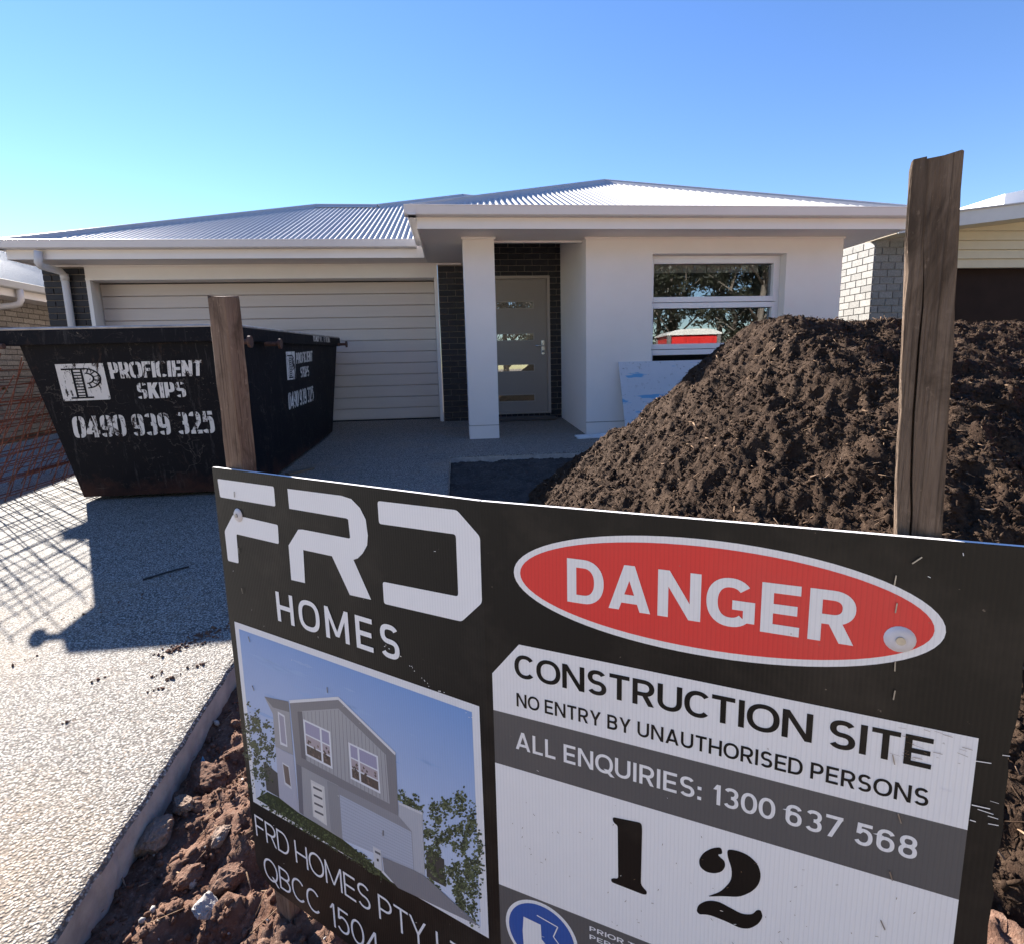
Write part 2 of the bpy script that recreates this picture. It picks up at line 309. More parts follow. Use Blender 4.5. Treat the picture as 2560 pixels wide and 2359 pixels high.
class MB:
    def __init__(s): s.v = []; s.f = []
    def add(s, V, Fs):
        n = len(s.v); s.v += [tuple(map(float, q)) for q in V]; s.f += [tuple(i+n for i in f) for f in Fs]; return s
    def box(s, a, b):
        x0, y0, z0 = a; x1, y1, z1 = b
        return s.add([(x0,y0,z0),(x1,y0,z0),(x1,y1,z0),(x0,y1,z0),(x0,y0,z1),(x1,y0,z1),(x1,y1,z1),(x0,y1,z1)],
                     [(0,3,2,1),(4,5,6,7),(0,1,5,4),(1,2,6,5),(2,3,7,6),(3,0,4,7)])
    def bar(s, p, q, w, h=None, up=(0,0,1)):
        p, q = Vector(p), Vector(q); h = h or w; d = (q-p).normalized(); u = Vector(up)
        r = d.cross(u)
        if r.length < 1e-4: r = d.cross(Vector((1,0,0)))
        r.normalize(); u = r.cross(d)
        V = [c + r*(sx*w/2) + u*(sy*h/2) for c in (p, q) for sx, sy in ((-1,-1),(1,-1),(1,1),(-1,1))]
        return s.add(V, [(0,1,2,3),(7,6,5,4),(0,4,5,1),(1,5,6,2),(2,6,7,3),(3,7,4,0)])
    def tube(s, pts, r, n=10, cap=True):
        pts = [Vector(p) for p in pts]; rs = r if isinstance(r, (list, tuple)) else [r]*len(pts)
        V = []; Fs = []; prev = None
        for i, p in enumerate(pts):
            d = (pts[min(i+1, len(pts)-1)]-pts[max(i-1, 0)]).normalized()
            a = d.cross(Vector((0,0,1))) if prev is None else (prev - d*prev.dot(d))
            if a.length < 1e-3: a = d.cross(Vector((1,0,0)))
            a.normalize(); prev = a; b = d.cross(a)
            V += [p + (a*math.cos(t)+b*math.sin(t))*rs[i] for t in [2*math.pi*k/n for k in range(n)]]
        for i in range(len(pts)-1):
            for k in range(n):
                Fs.append((i*n+k, i*n+(k+1)%n, (i+1)*n+(k+1)%n, (i+1)*n+k))
        if cap: Fs += [tuple(range(n-1, -1, -1)), tuple((len(pts)-1)*n+k for k in range(n))]
        return s.add(V, Fs)
    def prism(s, poly, axis, a, b):          # poly in the two other axes, extruded along axis from a to b
        def P(u, w, t): return {0: (t, u, w), 1: (u, t, w), 2: (u, w, t)}[axis]
        n = len(poly); V = [P(u, w, a) for u, w in poly]+[P(u, w, b) for u, w in poly]
        return s.add(V, [tuple(range(n)), tuple(range(2*n-1, n-1, -1))]+[(i, i+n, (i+1) % n+n, (i+1) % n) for i in range(n)])
    def build(s, name, mat, parent=None, smooth=False, bevel=0.0, fixn=True):
        me = bpy.data.meshes.new(name); me.from_pydata(s.v, [], s.f)
        if fixn or bevel:
            bm = bmesh.new(); bm.from_mesh(me); bmesh.ops.recalc_face_normals(bm, faces=bm.faces)
            if bevel: bmesh.ops.bevel(bm, geom=list(bm.edges), offset=bevel, segments=1, affect='EDGES')
            bm.to_mesh(me); bm.free()
        me.update(); me.materials.append(mat)
        if smooth: me.shade_smooth()
        return link(bpy.data.objects.new(name, me), parent)
def tag(o, label=None, cat=None, group=None, kind=None):
    if label: o['label'] = label
    if cat: o['category'] = cat
    if group: o['group'] = group
    if kind: o['kind'] = kind
    return o
def thing(name, label, cat, loc=(0,0,0), group=None):
    o = bpy.data.objects.new(name, None); o.location = loc; o.empty_display_size = 0.2; link(o)
    return tag(o, label, cat, group)
def keep(o, parent):                           # parent while mesh data is in world coordinates
    o.parent = parent; o.matrix_parent_inverse = Matrix.Translation(-Vector(parent.location)); return o
def box(name, a, b, mat, parent, bevel=0.0):
    return MB().box(a, b).build(name, mat, parent, bevel=bevel)
# numpy gradient noise
_perm = rng.permutation(512).astype(np.int64); _perm = np.concatenate([_perm, _perm]); _ga = rng.uniform(0, 2*np.pi, 512)
def pnoise(x, y):
    xi = np.floor(x).astype(np.int64); yi = np.floor(y).astype(np.int64); xf = x-xi; yf = y-yi
    u = xf**3*(xf*(xf*6-15)+10); v = yf**3*(yf*(yf*6-15)+10)
    def g(ix, iy, dx, dy):
        a = _ga[_perm[(_perm[ix & 511]+iy) & 511]]; return np.cos(a)*dx+np.sin(a)*dy
    a = g(xi, yi, xf, yf); b = g(xi+1, yi, xf-1, yf); c = g(xi, yi+1, xf, yf-1); d = g(xi+1, yi+1, xf-1, yf-1)
    return (a*(1-u)+b*u)*(1-v)+(c*(1-u)+d*u)*v
def fbm(x, y, o=5, r=0.5):
    s = 0; a = 1.0
    for k in range(o): s = s+a*pnoise(x*2**k+17.3*k, y*2**k-9.1*k); a *= r
    return s
def billow(x, y, o=4, r=0.5):
    s = 0; a = 1.0
    for k in range(o): s = s+a*np.abs(pnoise(x*2**k+31.7*k, y*2**k+5.9*k)); a *= r
    return s
ICO = bmesh.new(); bmesh.ops.create_icosphere(ICO, subdivisions=1, radius=1.0)
ICO_V = np.array([v.co[:] for v in ICO.verts]); ICO_T = np.array([[v.index for v in f.verts] for f in ICO.faces]); ICO.free()
def rand_rot(n):
    q = rng.normal(size=(n, 4)); q /= np.linalg.norm(q, axis=1)[:, None]; w, x, y, z = q.T
    return np.stack([1-2*(y*y+z*z), 2*(x*y-z*w), 2*(x*z+y*w), 2*(x*y+z*w), 1-2*(x*x+z*z), 2*(y*z-x*w), 2*(x*z-y*w), 2*(y*z+x*w), 1-2*(x*x+y*y)], 1).reshape(n, 3, 3)
def lumps(P, size, stretch=(1, 1, 1), jit=0.25):
    n = len(P); V = ICO_V[None]*(1+rng.uniform(-jit, jit, (n, len(ICO_V), 1)))*np.array(stretch)*rng.uniform(0.7, 1.3, (n, 1, 3))
    V = np.einsum('nij,nkj->nki', rand_rot(n), V)*size[:, None, None]+P[:, None]
    T = ICO_T[None]+(np.arange(n)*len(ICO_V))[:, None, None]
    return V.reshape(-1, 3), T.reshape(-1, 3)
CUB = np.array([(x, y, z) for z in (-1, 1) for y in (-1, 1) for x in (-1, 1)], float)
CUB_Q = np.array([(0,2,3,1),(4,5,7,6),(0,1,5,4),(1,3,7,5),(3,2,6,7),(2,0,4,6)])
def chips(P, L, wid, lay=0.55):
    n = len(P); V = CUB[None]*np.stack([L, wid, wid*0.45], 1)[:, None]/2
    V = V+rng.uniform(-.12, .12, (n, 8, 3))*wid[:, None, None]
    V = np.einsum('nij,nkj->nki', rand_rot(n), V); V[..., 2] *= lay; V = V+P[:, None]
    return V.reshape(-1, 3), (CUB_Q[None]+(np.arange(n)*8)[:, None, None]).reshape(-1, 4)

# ================================================================== GROUND
ys = [-400, -60, -11, Y0, 40, 500]; xs = [-400, -30, 60, 500]
gv = [(x, y, (gz(min(max(y, -11), Y0)))-0.20) for y in ys for x in xs]
gf = [(j*4+i, j*4+i+1, (j+1)*4+i+1, (j+1)*4+i) for j in range(5) for i in range(3)]
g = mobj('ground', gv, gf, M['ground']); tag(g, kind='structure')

# driveway slab with a path to the porch
def jag(p, q, amp, step=0.035):
    p, q = np.array(p), np.array(q); n = max(2, int(np.linalg.norm(q-p)/step)); d = (q-p)/np.linalg.norm(q-p); nr = np.array([d[1], -d[0]])
    return [tuple(p+(q-p)*t/n+nr*amp*(fbm(np.array([p[0]*7+t*.35]), np.array([p[1]*3.1]), 3)[0] if 0 < t < n else 0)) for t in range(n)]
outline = [(-0.75, 0.06), (-0.75, -10.5)]
edge = [(4.165, -10.5), (4.165, -7.6), (4.145, -6.30), (4.45, -5.55), (4.96, -4.5), (4.97, -2.95), (6.62, -2.95)]
for a, b_ in zip(edge[:-1], edge[1:]): outline += jag(a, b_, 0.007, 0.022)
outline += [(6.62, -2.95), (6.95, -2.9), (6.95, 0.06)]
def slab(name, pl, thick, bev):
    n = len(pl); P = np.array(pl); ctr = []
    for i in range(n):
        d1 = P[i]-P[i-1]; d2 = P[(i+1) % n]-P[i]; d1 = d1/np.linalg.norm(d1); d2 = d2/np.linalg.norm(d2)
        nr = np.array([-(d1+d2)[1], (d1+d2)[0]]); nr /= np.linalg.norm(nr)+1e-9; ctr.append(nr)
    ctr = np.array(ctr)
    rings = []
    for ins, dz in ((bev*1.6, 0), (bev*.7, -bev*.25), (bev*.15, -bev*.9), (0.0, -thick*.5), (0.004, -thick)):
        Q = P+ctr*ins; rings.append([(q[0], q[1], gz(q[1])+dz) for q in Q])
    V = sum(rings, []); Fs = [tuple(range(n))]
    for r in range(4): Fs += [(r*n+i, (r+1)*n+i, (r+1)*n+(i+1) % n, r*n+(i+1) % n) for i in range(n)]
    o = MB().add(V, Fs).build(name, M['concrete']); o.data.materials.append(M['edge'])
    for p_ in o.data.polygons:
        if abs(p_.normal.z) < 0.55: p_.material_index = 1
    return tag(o, kind='structure')
slab('driveway', outline, 0.14, 0.016)

# soil verge beside the driveway (fine relief), red clay near, dark mud by the porch
def grid_mesh(name, x0, x1, y0, y1, st, hfun, mat, smooth=True):
    nx = int((x1-x0)/st)+1; ny = int((y1-y0)/st)+1
    X, Y = np.meshgrid(np.linspace(x0, x1, nx), np.linspace(y0, y1, ny)); X, Y, Z = hfun(X, Y)
    V = np.stack([X, Y, Z], -1).reshape(-1, 3); I = np.arange(nx*ny).reshape(ny, nx)
    T = np.stack([I[:-1, :-1], I[:-1, 1:], I[1:, 1:], I[1:, :-1]], -1).reshape(-1, 4)
    return np_obj(name, V, T, mat, smooth=smooth)
def soil_h(X, Y):
    base = SL*(np.minimum(Y, Y0)-Y0)-0.075
    rough = np.clip((-Y-4.6)/1.6, 0.42, 1)
    d = 0.05*fbm(X*2.1, Y*2.1, 3)+0.095*(0.30-billow(X*6.0, Y*6.0, 5, 0.58))+0.028*(0.3-billow(X*27, Y*27, 4, .6))
    rise = 0.05*np.clip((X-4.35)/0.7, 0, 1)*np.clip((-Y-6.2)/1.0, 0, 1)
    edge_ = np.clip((X-4.15)/0.30, 0, 1); d = d*(0.4+0.6*edge_)-0.030*(1-edge_)
    return base+d*rough+rise
def soil_f(X, Y): return X, Y, soil_h(X, Y)
sv = grid_mesh('soil', 3.95, 6.9, -9.2, -5.6, 0.0095, soil_f, M['clay'], False); tag(sv, kind='structure')
sv2 = grid_mesh('soil', 4.2, 7.4, -5.61, -2.9, 0.016, lambda X, Y: (X, Y, soil_h(X, Y)+0.02), M['mud']); tag(sv2, kind='structure')

# ================================================================== HOUSE
YB, YC, YF, YG, ZS = -0.34, -1.955, -2.38, -0.815, 2.318
house = thing('house', 'single-storey rendered house with pale corrugated hip roof and wide garage door', 'house')
TT = math.tan(math.radians(22.5))
# --- brick walls, brick by brick
BRW, BRH, BRD, JT = 0.230, 0.076, 0.11, 0.010
bm_cache = {}
def brick_mesh(w, mat, h=BRH):
    k = (round(w, 3), mat.name, h)
    if k not in bm_cache:
        o = MB().box((-w/2, -0.012, -h/2), (w/2, 0.05, h/2)).build('brick', mat, bevel=0.004)
        bm_cache[k] = o.data; bpy.data.objects.remove(o)
    return bm_cache[k]
def brick_run(parent, u0, u1, z0, z1, place, mat, holes=(), bw=BRW, bh=BRH, start=0, cut=True):
    c = bh+JT; n = int(round((z1-z0)/c)); zz = z0
    for r in range(max(1, n)):
        zc = z0+r*c+c/2
        if zc+bh/2 > z1+0.03: break
        x = u0-((bw+JT)/2 if (r+start) % 2 else 0)
        while x < u1-0.02:
            a, b_ = max(x, u0), min(x+bw, u1); x += bw+JT
            segs = [(a, b_)]
            for (h0, h1, hz0, hz1) in holes:
                if hz0 < zc < hz1:
                    ns = []
                    for s0, s1 in segs:
                        if s1 <= h0 or s0 >= h1: ns.append((s0, s1)); continue
                        if s0 < h0: ns.append((s0, h0))
                        if s1 > h1: ns.append((h1, s1))
                    segs = ns
            for s0, s1 in segs:
                if s1-s0 < 0.03: continue
                o = bpy.data.objects.new('brick', brick_mesh(s1-s0, mat, bh)); link(o, parent)
                place(o, (s0+s1)/2, zc)
def face_front(y):
    def f(o, u, z): o.location = (u, y+random.uniform(-.0015, .0015), z)
    return f
def face_dir(X, sgn):                       # wall in a plane X = const, facing sgn*X
    def f(o, u, z): o.location = (X+random.uniform(-.0015, .0015), u, z); o.rotation_euler = (0, 0, math.pi/2*sgn)
    return f
# front brickwork: pier left of garage, pier right of garage + door wall
bl = box('brick_wall', (-0.51, YB+0.004, -0.05), (0.03, YB+0.11, 2.31), M['mortar'], house)
brick_run(bl, -0.51, 0.03, -0.04, 2.31, face_front(YB), M['brick'])
brs = MB().box((-0.515, YB+0.02, -0.05), (-0.505, 9, 2.31)).build('side_wall', M['mortar'], house)
DX0, DX1, DZ0, DZ1 = 5.56, 6.523, 0.085, 2.135
mb = MB(); mb.box((4.86, YB+0.004, -0.05), (DX0, YB+0.11, 2.72)); mb.box((DX1, YB+0.004, -0.05), (6.72, YB+0.11, 2.72)); mb.box((DX0, YB+0.004, DZ1), (DX1, YB+0.11, 2.72)); mb.box((DX0, YB+0.004, -0.05), (DX1, YB+0.11, DZ0-.008))
br = mb.build('brick_wall', M['mortar'], house)
brick_run(br, 4.875, 5.30, -0.04, 2.31, face_front(YB), M['brick'])
brick_run(br, 5.31, 6.70, -0.04, 2.72, face_front(YB), M['brick'], [(DX0, DX1, -1, DZ1+.01)], start=1)
for i in range(11):                         # row-lock sill under the door
    o = bpy.data.objects.new('brick', brick_mesh(0.076, M['brick'], 0.074)); link(o, br); o.location = (DX0+0.045+i*0.0865, YB-0.012, DZ0-0.05)
# --- rendered walls
WX0, WX1, WZ0, WZ1 = 7.52, 9.262, 0.42, 2.122
XR = 10.015
mb = MB()
mb.box((6.688, YC, -0.16), (WX0, YC+0.24, ZS)); mb.box((WX1, YC, -0.16), (XR, YC+0.24, ZS))
mb.box((WX0, YC, WZ1), (WX1, YC+0.24, ZS)); mb.box((WX0, YC, -0.16), (WX1, YC+0.24, WZ0))
mb.build('front_wall', M['render'], house)
box('entry_side_wall', (6.688, YC+0.24, -0.16), (6.90, YB+0.12, 2.72), M['render'], house)
box('side_wall', (XR-0.24, YC+0.24, -0.2), (XR, 9.0, ZS), M['render'], house)
box('weep_line', (6.684, YC-0.004, 0.075), (WX0+2.3, YC+0.01, 0.083), M['mortar'], house)
PX0, PX1 = 5.205, 5.575
box('porch_column', (PX0, YC, -0.11), (PX1, YC+0.36, ZS), M['render'], house, 0.004)
box('weep_line', (PX0-.003, YC-0.003, 0.083), (PX1+.003, YC+0.3, 0.089), M['mortar'], house)
# --- soffits, ceiling, bulkhead
sf = MB()
sf.box((4.70, YF+0.02, ZS), (10.50, YC+0.20, ZS+0.012)); sf.box((4.70, YC+0.20, ZS), (PX1, YB+0.1, ZS+0.012))
sf.box((-0.56, YG+0.02, ZS+0.001), (4.70, YB+0.1, ZS+0.013)); sf.box((XR-0.1, YC+0.2, ZS+0.001), (10.50, 9, ZS+0.013)); sf.box((-0.56, YB+0.1, ZS+0.002), (-0.45, 9, ZS+0.013))
sf.build('soffit', M['soffit'], house)
box('porch_ceiling', (PX1, YC+0.2, 2.72), (6.9, YB+0.12, 2.74), M['soffit'], house)
box('porch_beam', (PX1+.002, YC+0.20, ZS+0.013), (6.686, YC+0.30, 2.719), M['soffit'], house)
box('beam_trim', (PX1+.004, YC+0.185, ZS-0.022), (6.684, YC+0.225, ZS-0.001), M['trim'], house)
for nm, a, b_ in (('wall_trim', (6.67, YC-0.016, ZS-0.024), (XR+.012, YC-0.0005, ZS-0.001)), ('column_trim', (PX0-.018, YC-0.018, ZS-0.024), (PX1+.018, YC-0.0005, ZS-.001)),
                  ('brick_trim', (-0.53, YB-0.03, ZS-0.022), (0.03, YB-0.013, ZS-0.001)), ('brick_trim', (4.86, YB-0.03, ZS-0.022), (PX0, YB-0.013, ZS-0.001))):
    box(nm, a, b_, M['trim'], house)
# --- fascia and gutters
def fascia(parent, pts, z0, z1, th=0.02, name='fascia', mat=None):
    mb = MB()
    for p, q in zip(pts[:-1], pts[1:]):
        mb.bar((*p, (z0+z1)/2), (*q, (z0+z1)/2), th, z1-z0)
    return mb.build(name, mat or M['fascia'], parent)
fascia(house, [(4.715, -0.5), (4.715, YF), (10.515, YF), (10.515, 9)], ZS-0.012, ZS+0.155)
fascia(house, [(-0.575, 9), (-0.575, YG), (4.695, YG)], ZS-0.011, ZS+0.154)
GP = [(0.0, 0.0), (0.085, 0.0), (0.10, 0.012), (0.118, 0.085), (0.125, 0.10), (0.115, 0.104), (0.106, 0.092), (0.092, 0.02), (0.008, 0.015), (0.006, 0.075), (0.0, 0.075)]
def gutter(parent, p, q, out, z, name='gutter', mat=None, flip=1):
    p, q, out = Vector((*p, z)), Vector((*q, z)), Vector((*out, 0)); n = len(GP)
    V = [c+out*u+Vector((0, 0, w)) for c in (p, q) for u, w in GP]
    return MB().add(V, [tuple(range(n)), tuple(range(2*n-1, n-1, -1))]+[(i, i+n, (i+1) % n+n, (i+1) % n) for i in range(n)]).build(name, mat or M['gutter'], parent)
ZG = ZS+0.105
gutter(house, (4.58, YF-0.011), (10.65, YF-0.011), (0, -1), ZG)
gutter(house, (4.704, -1.0), (4.704, YF-0.13), (-1, 0), ZG)
gutter(house, (10.526, 9), (10.526, YF-0.13), (1, 0), ZG)
gutter(house, (-0.71, YG-0.011), (4.60, YG-0.011), (0, -1), ZG+.001)
gutter(house, (-0.586, 9), (-0.586, YG-0.13), (-1, 0), ZG+.001)
# --- corrugated roof
ZR = ZS+0.185
def corr(name, eave, sgn, poly, parent, mat=None, z0=None, pitch=TT, prof=0.0115, step=0.076):
    """roof plane. eave: ('x', y0) runs along X rising with +/-Y ; ('y', x0) runs along Y rising with +/-X. poly in (u, run)"""
    z0 = ZR if z0 is None else z0
    P = np.array(poly, float); us = np.arange(P[:, 0].min(), P[:, 0].max(), step/8); V = []; Q = []; last = None
    for u in us:
        rr = []
        for a, b_ in zip(P, np.roll(P, -1, 0)):
            if (a[0]-u)*(b_[0]-u) < 0: rr.append(a[1]+(b_[1]-a[1])*(u-a[0])/(b_[0]-a[0]))
        if len(rr) < 2: last = None; continue
        dz = prof*math.cos(2*math.pi*u/step)
        i = len(V)
        for r in (min(rr), max(rr)):
            z = z0+pitch*r+dz
            V.append((u, eave[1]+sgn*r, z) if eave[0] == 'x' else (eave[1]+sgn*r, u, z))
        if last is not None: Q.append((last, i, i+1, last+1))
        last = i
    return np_obj(name, V, np.array(Q), mat or M['roof'], parent, smooth=True)
EF, EG, EL, ER, EM = YF-0.05, YG-0.05, -0.63, 10.565, 4.655
hm = (ER-EM)/2; XM = (ER+EM)/2
corr('roof_sheet', ('x', EF), 1, [(EM, 0), (ER, 0), (XM, hm)], house)
corr('roof_sheet', ('y', ER), -1, [(EF, 0), (9, 0), (9, hm), (EF+hm, hm)], house)
corr('roof_sheet', ('y', EM), 1, [(EF, 0), (EG, 0), (EG+hm, hm), (EF+hm, hm)], house)
tA = 3.25
ax_, ay_ = EL+tA, EG+tA; bx_ = 3.72; cx2, cy2 = bx_+1.68, ay_+1.68
corr('roof_sheet', ('x', EG), 1, [(EL, 0), (4.78, 0), (6.2, 1.4), (6.6, tA+0.5), (cx2, tA+1.68), (bx_, tA), (ax_, tA)], house)
corr('roof_sheet', ('y', EL), 1, [(EG, 0), (9, 0), (9, tA), (ay_, tA)], house)
def rcap(p, q, w=0.15, nm='ridge_cap', parent=house, mat=None):
    p, q = Vector(p), Vector(q); mb = MB(); d = (q-p).normalized(); r = d.cross(Vector((0, 0, 1))).normalized(); up = r.cross(d)
    prof = [(-w, -0.055), (-0.03, 0.012), (-0.018, 0.034), (0, 0.042), (0.018, 0.034), (0.03, 0.012), (w, -0.055), (w, -0.062), (0, 0.0), (-w, -0.062)]
    V = [c+r*a+up*b_ for c in (p, q) for a, b_ in prof]; n = len(prof)
    return mb.add(V, [tuple(range(n)), tuple(range(2*n-1, n-1, -1))]+[(i, i+n, (i+1) % n+n, (i+1) % n) for i in range(n)]).build(nm, mat or M['cap'], parent)
def rz(r): return ZR+TT*r+0.014
rcap((EM, EF, rz(0)), (XM, EF+hm, rz(hm)), 0.11); rcap((ER, EF, rz(0)), (XM, EF+hm, rz(hm)), 0.11); rcap((XM, EF+hm, rz(hm)), (XM, 9, rz(hm)))
rcap((EL, EG, rz(0)), (ax_, ay_, rz(tA)), 0.11); rcap((ax_, ay_, rz(tA)), (bx_, ay_, rz(tA))); rcap((bx_, ay_, rz(tA)), (cx2, cy2, rz(tA+1.68)), 0.11); rcap((cx2, cy2, rz(tA+1.68)), (6.6, EG+tA+0.5, rz(tA+.5)), 0.11)
# --- garage door, frame, lintel
gd = house
gdoor = box('garage_door', (0.0, 0.03, -0.0), (4.80, 0.06, 2.13), M['gdoor'], house)
npan = 12; ph = 2.085/npan
for i in range(npan):
    z = 0.035+i*ph
    prof = [(0.004, z), (-0.008, z+0.006), (-0.008, z+ph-0.012), (0.004, z+ph-0.004), (0.029, z+ph-0.004), (0.029, z)]
    MB().prism([(a, b_) for a, b_ in prof], 0, 0.012, 4.788).build('door_panel', M['gdoor'], gdoor)
box('bottom_seal', (0.01, -0.006, 0.003), (4.79, 0.028, 0.033), M['black'], gdoor)
box('door_gap', (0.0, 0.004, 2.112), (4.80, 0.05, 2.128), M['black'], gdoor)
fr = MB()
fr.box((0.033, YB-0.012, 0.0), (0.085, YB+0.05, 2.13)); fr.box((4.815, YB-0.012, 0.0), (4.857, YB+0.05, 2.13))
fr.box((-0.03, YB+0.05, 0.0), (-0.001, 0.06, 2.16)); fr.box((4.801, YB+0.05, 0.0), (4.85, 0.06, 2.16)); fr.box((0.0, YB+0.05, 2.131), (4.80, 0.06, 2.16))
fr.build('garage_door_frame', M['trim'], house)
box('lintel_panel', (0.033, YB-0.010, 2.131), (4.857, YB+0.048, ZS-0.024), M['trim'], house)
box('lintel_trim', (0.031, YB-0.024, ZS-0.023), (4.858, YB+0.02, ZS-0.0015), M['trim'], house)
box('lintel_trim', (0.033, YB-0.020, 2.118), (4.857, YB-0.0105, 2.150), M['trim'], house)
# --- front door
fd = MB(); fd.box((DX0, YB-0.015, DZ0), (DX0+.04, YB+0.10, DZ1)); fd.box((DX1-0.042, YB-0.015, DZ0), (DX1, YB+0.10, DZ1)); fd.box((DX0+.04, YB-0.015, DZ1-.042), (DX1-.042, YB+0.10, DZ1))
fd.build('door_frame', M['dframe'], house)
lx0, lx1, lz0, lz1 = DX0+0.045, DX1-0.047, DZ0+0.012, DZ1-0.047
slots = []
for zc in (1.715, 1.243, 0.778, 0.318): slots.append((lx0+0.10, lx1-0.195, zc-0.058, zc+0.058))
leaf = MB(); zz = [lz0]+[v for s_ in reversed(slots) for v in s_[2:]]+[lz1]
for i in range(0, len(zz), 2): leaf.box((lx0, YB+0.02, zz[i]), (lx1, YB+0.06, zz[i+1]))
for s_ in slots: leaf.box((lx0, YB+0.0201, s_[2]), (s_[0], YB+0.06, s_[3])); leaf.box((s_[1], YB+0.0201, s_[2]), (lx1, YB+0.06, s_[3]))
leaf = leaf.build('front_door', M['door'], house)
for s_ in slots:
    box('pane', (s_[0]-.005, YB+0.036, s_[2]-.005), (s_[1]+.005, YB+0.042, s_[3]+.005), M['glass'], leaf)
    b4 = MB(); t = 0.011
    b4.box((s_[0], YB+0.016, s_[2]), (s_[0]+t, YB+0.035, s_[3])); b4.box((s_[1]-t, YB+0.016, s_[2]), (s_[1], YB+0.035, s_[3])); b4.box((s_[0]+t, YB+0.016, s_[2]), (s_[1]-t, YB+0.035, s_[2]+t)); b4.box((s_[0]+t, YB+0.016, s_[3]-t), (s_[1]-t, YB+0.035, s_[3]))
    b4.build('pane_bead', M['dframe'], leaf)
hx, hz = lx1-0.062, 1.085
hp = box('handle_plate', (hx-0.024, YB+0.010, hz-0.115), (hx+0.024, YB+0.0195, hz+0.105), M['chrome'], leaf, 0.004)
MB().tube([(hx, YB+0.015, hz+0.02), (hx, YB-0.04, hz+0.02), (hx-0.02, YB-0.045, hz+0.02), (hx-0.125, YB-0.045, hz+0.018)], 0.010).build('lever', M['chrome'], hp, True)
MB().tube([(hx, YB+0.012, hz-0.065), (hx, YB-0.004, hz-0.065)], 0.017, 14).build('lock', M['steel'], hp, True)
box('door_sill', (DX0+.003, YB-0.03, DZ0-0.006), (DX1-.003, YB+0.09, DZ0+0.010), M['dframe'], house)
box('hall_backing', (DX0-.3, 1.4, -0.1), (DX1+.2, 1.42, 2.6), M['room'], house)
# --- window (three stacked lights)
win = box('window', (WX0+.003, YC+0.130, WZ0+.002), (WX0+0.040, YC+0.235, WZ1-.003), M['white'], house)
f4 = MB(); f4.box((WX1-0.040, YC+0.130, WZ0+.002), (WX1-0.003, YC+0.235, WZ1-.003)); f4.box((WX0+.04, YC+0.130, WZ1-0.03), (WX1-0.04, YC+0.235, WZ1-.003)); f4.box((WX0+.04, YC+0.130, WZ0+.002), (WX1-0.04, YC+0.235, WZ0+0.03))
f4.build('window_frame', M['white'], win)
sx0, sx1 = WX0+0.041, WX1-0.041
zA, zB = onY(1790, 756, YC+.12, True)[2], onY(1720, 873.5, YC+.12, True)[2]
lights = [(zA+.004, WZ1-0.031), (zB+.004, zA-.004), (WZ0+0.031, zB-.004)]
for k_, (z0, z1) in enumerate(lights):
    t = 0.05; tb = 0.066; y0, y1 = YC+0.118, YC+0.225
    sb = MB(); sb.box((sx0, y0, z0), (sx0+t*.45, y1, z1)); sb.box((sx1-t, y0, z0), (sx1, y1, z1)); sb.box((sx0+t*.45, y0, z0), (sx1-t, y1, z0+tb)); sb.box((sx0+t*.45, y0, z1-tb), (sx1-t, y1, z1))
    sash = sb.build('sash', M['white'], win, bevel=.003)
    box('pane', (sx0+t*.4, YC+0.176, z0+tb-.005), (sx1-t*.95, YC+0.182, z1-tb+.005), M['glass'], sash)
    box('gasket', (sx0+t*.45, YC+0.160, z1-tb-.006), (sx1-t, YC+0.175, z1-tb-.0005), M['black'], sash)
box('blind', (sx0+0.02, YC+0.232, 1.93), (sx0+0.76, YC+0.236, 2.12), M['blind'], win)
box('blind', (sx0+0.775, YC+0.232, 1.93), (sx1-0.20, YC+0.236, 2.12), M['blind'], win)
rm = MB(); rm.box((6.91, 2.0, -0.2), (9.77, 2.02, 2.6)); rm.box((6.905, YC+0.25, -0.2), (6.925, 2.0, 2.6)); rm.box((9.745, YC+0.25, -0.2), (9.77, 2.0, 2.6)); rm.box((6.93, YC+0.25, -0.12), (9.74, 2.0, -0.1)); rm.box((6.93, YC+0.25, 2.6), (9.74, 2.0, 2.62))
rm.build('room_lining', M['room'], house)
# --- downpipe
dp = [onY(75, 492, YG-0.06), onY(75, 515, YG-0.06), onY(79, 521, YG-0.05), onY(118, 532, YB-0.09), onY(126, 540, YB-0.065), onY(134, 600, YB-0.065)]
dp.append(np.array([dp[-1][0], YB-0.065, 0.02])); dp[-2][0] = dp[-1][0] = dp[-3][0]
MB().tube([tuple(p) for p in dp], 0.045, 14).build('downpipe', M['pipe'], house, True)
MB().tube([(dp[4][0], YB-0.065, dp[4][2]-.07), (dp[4][0], YB-0.065, dp[4][2]+.02)], 0.051, 14).build('pipe_joint', M['pipe'], house, True)

# ================================================================== NEIGHBOUR HOUSES
nl = thing('neighbour_house', 'cream brick house with blue-grey roof at the left edge behind the skip', 'house')
NX = -1.95
w = box('brick_wall', (NX-0.11, -0.35, -0.2), (NX-0.004, 12, 2.04), M['mortar_l'], nl)
brick_run(w, -0.35, 6.4, -0.11, 2.02, face_dir(NX, 1), M['brick_l'])
box('front_wall', (-9, -0.35, -0.2), (NX-0.111, -0.24, 2.04), M['mortar_l'], nl)
zs = 2.03
box('soffit', (NX-0.05, -0.8, zs), (-1.52, 12, zs+0.01), M['soffit'], nl)
fascia(nl, [(-9, -0.81), (-1.515, -0.81), (-1.515, 12)], zs-0.01, zs+0.15, mat=M['fascia'])
gutter(nl, (-1.505, -0.92), (-1.505, 12), (1, 0), zs+0.10, mat=M['trim_n']); gutter(nl, (-9, -0.821), (-1.4, -0.821), (0, -1), zs+.1, mat=M['trim_n'])
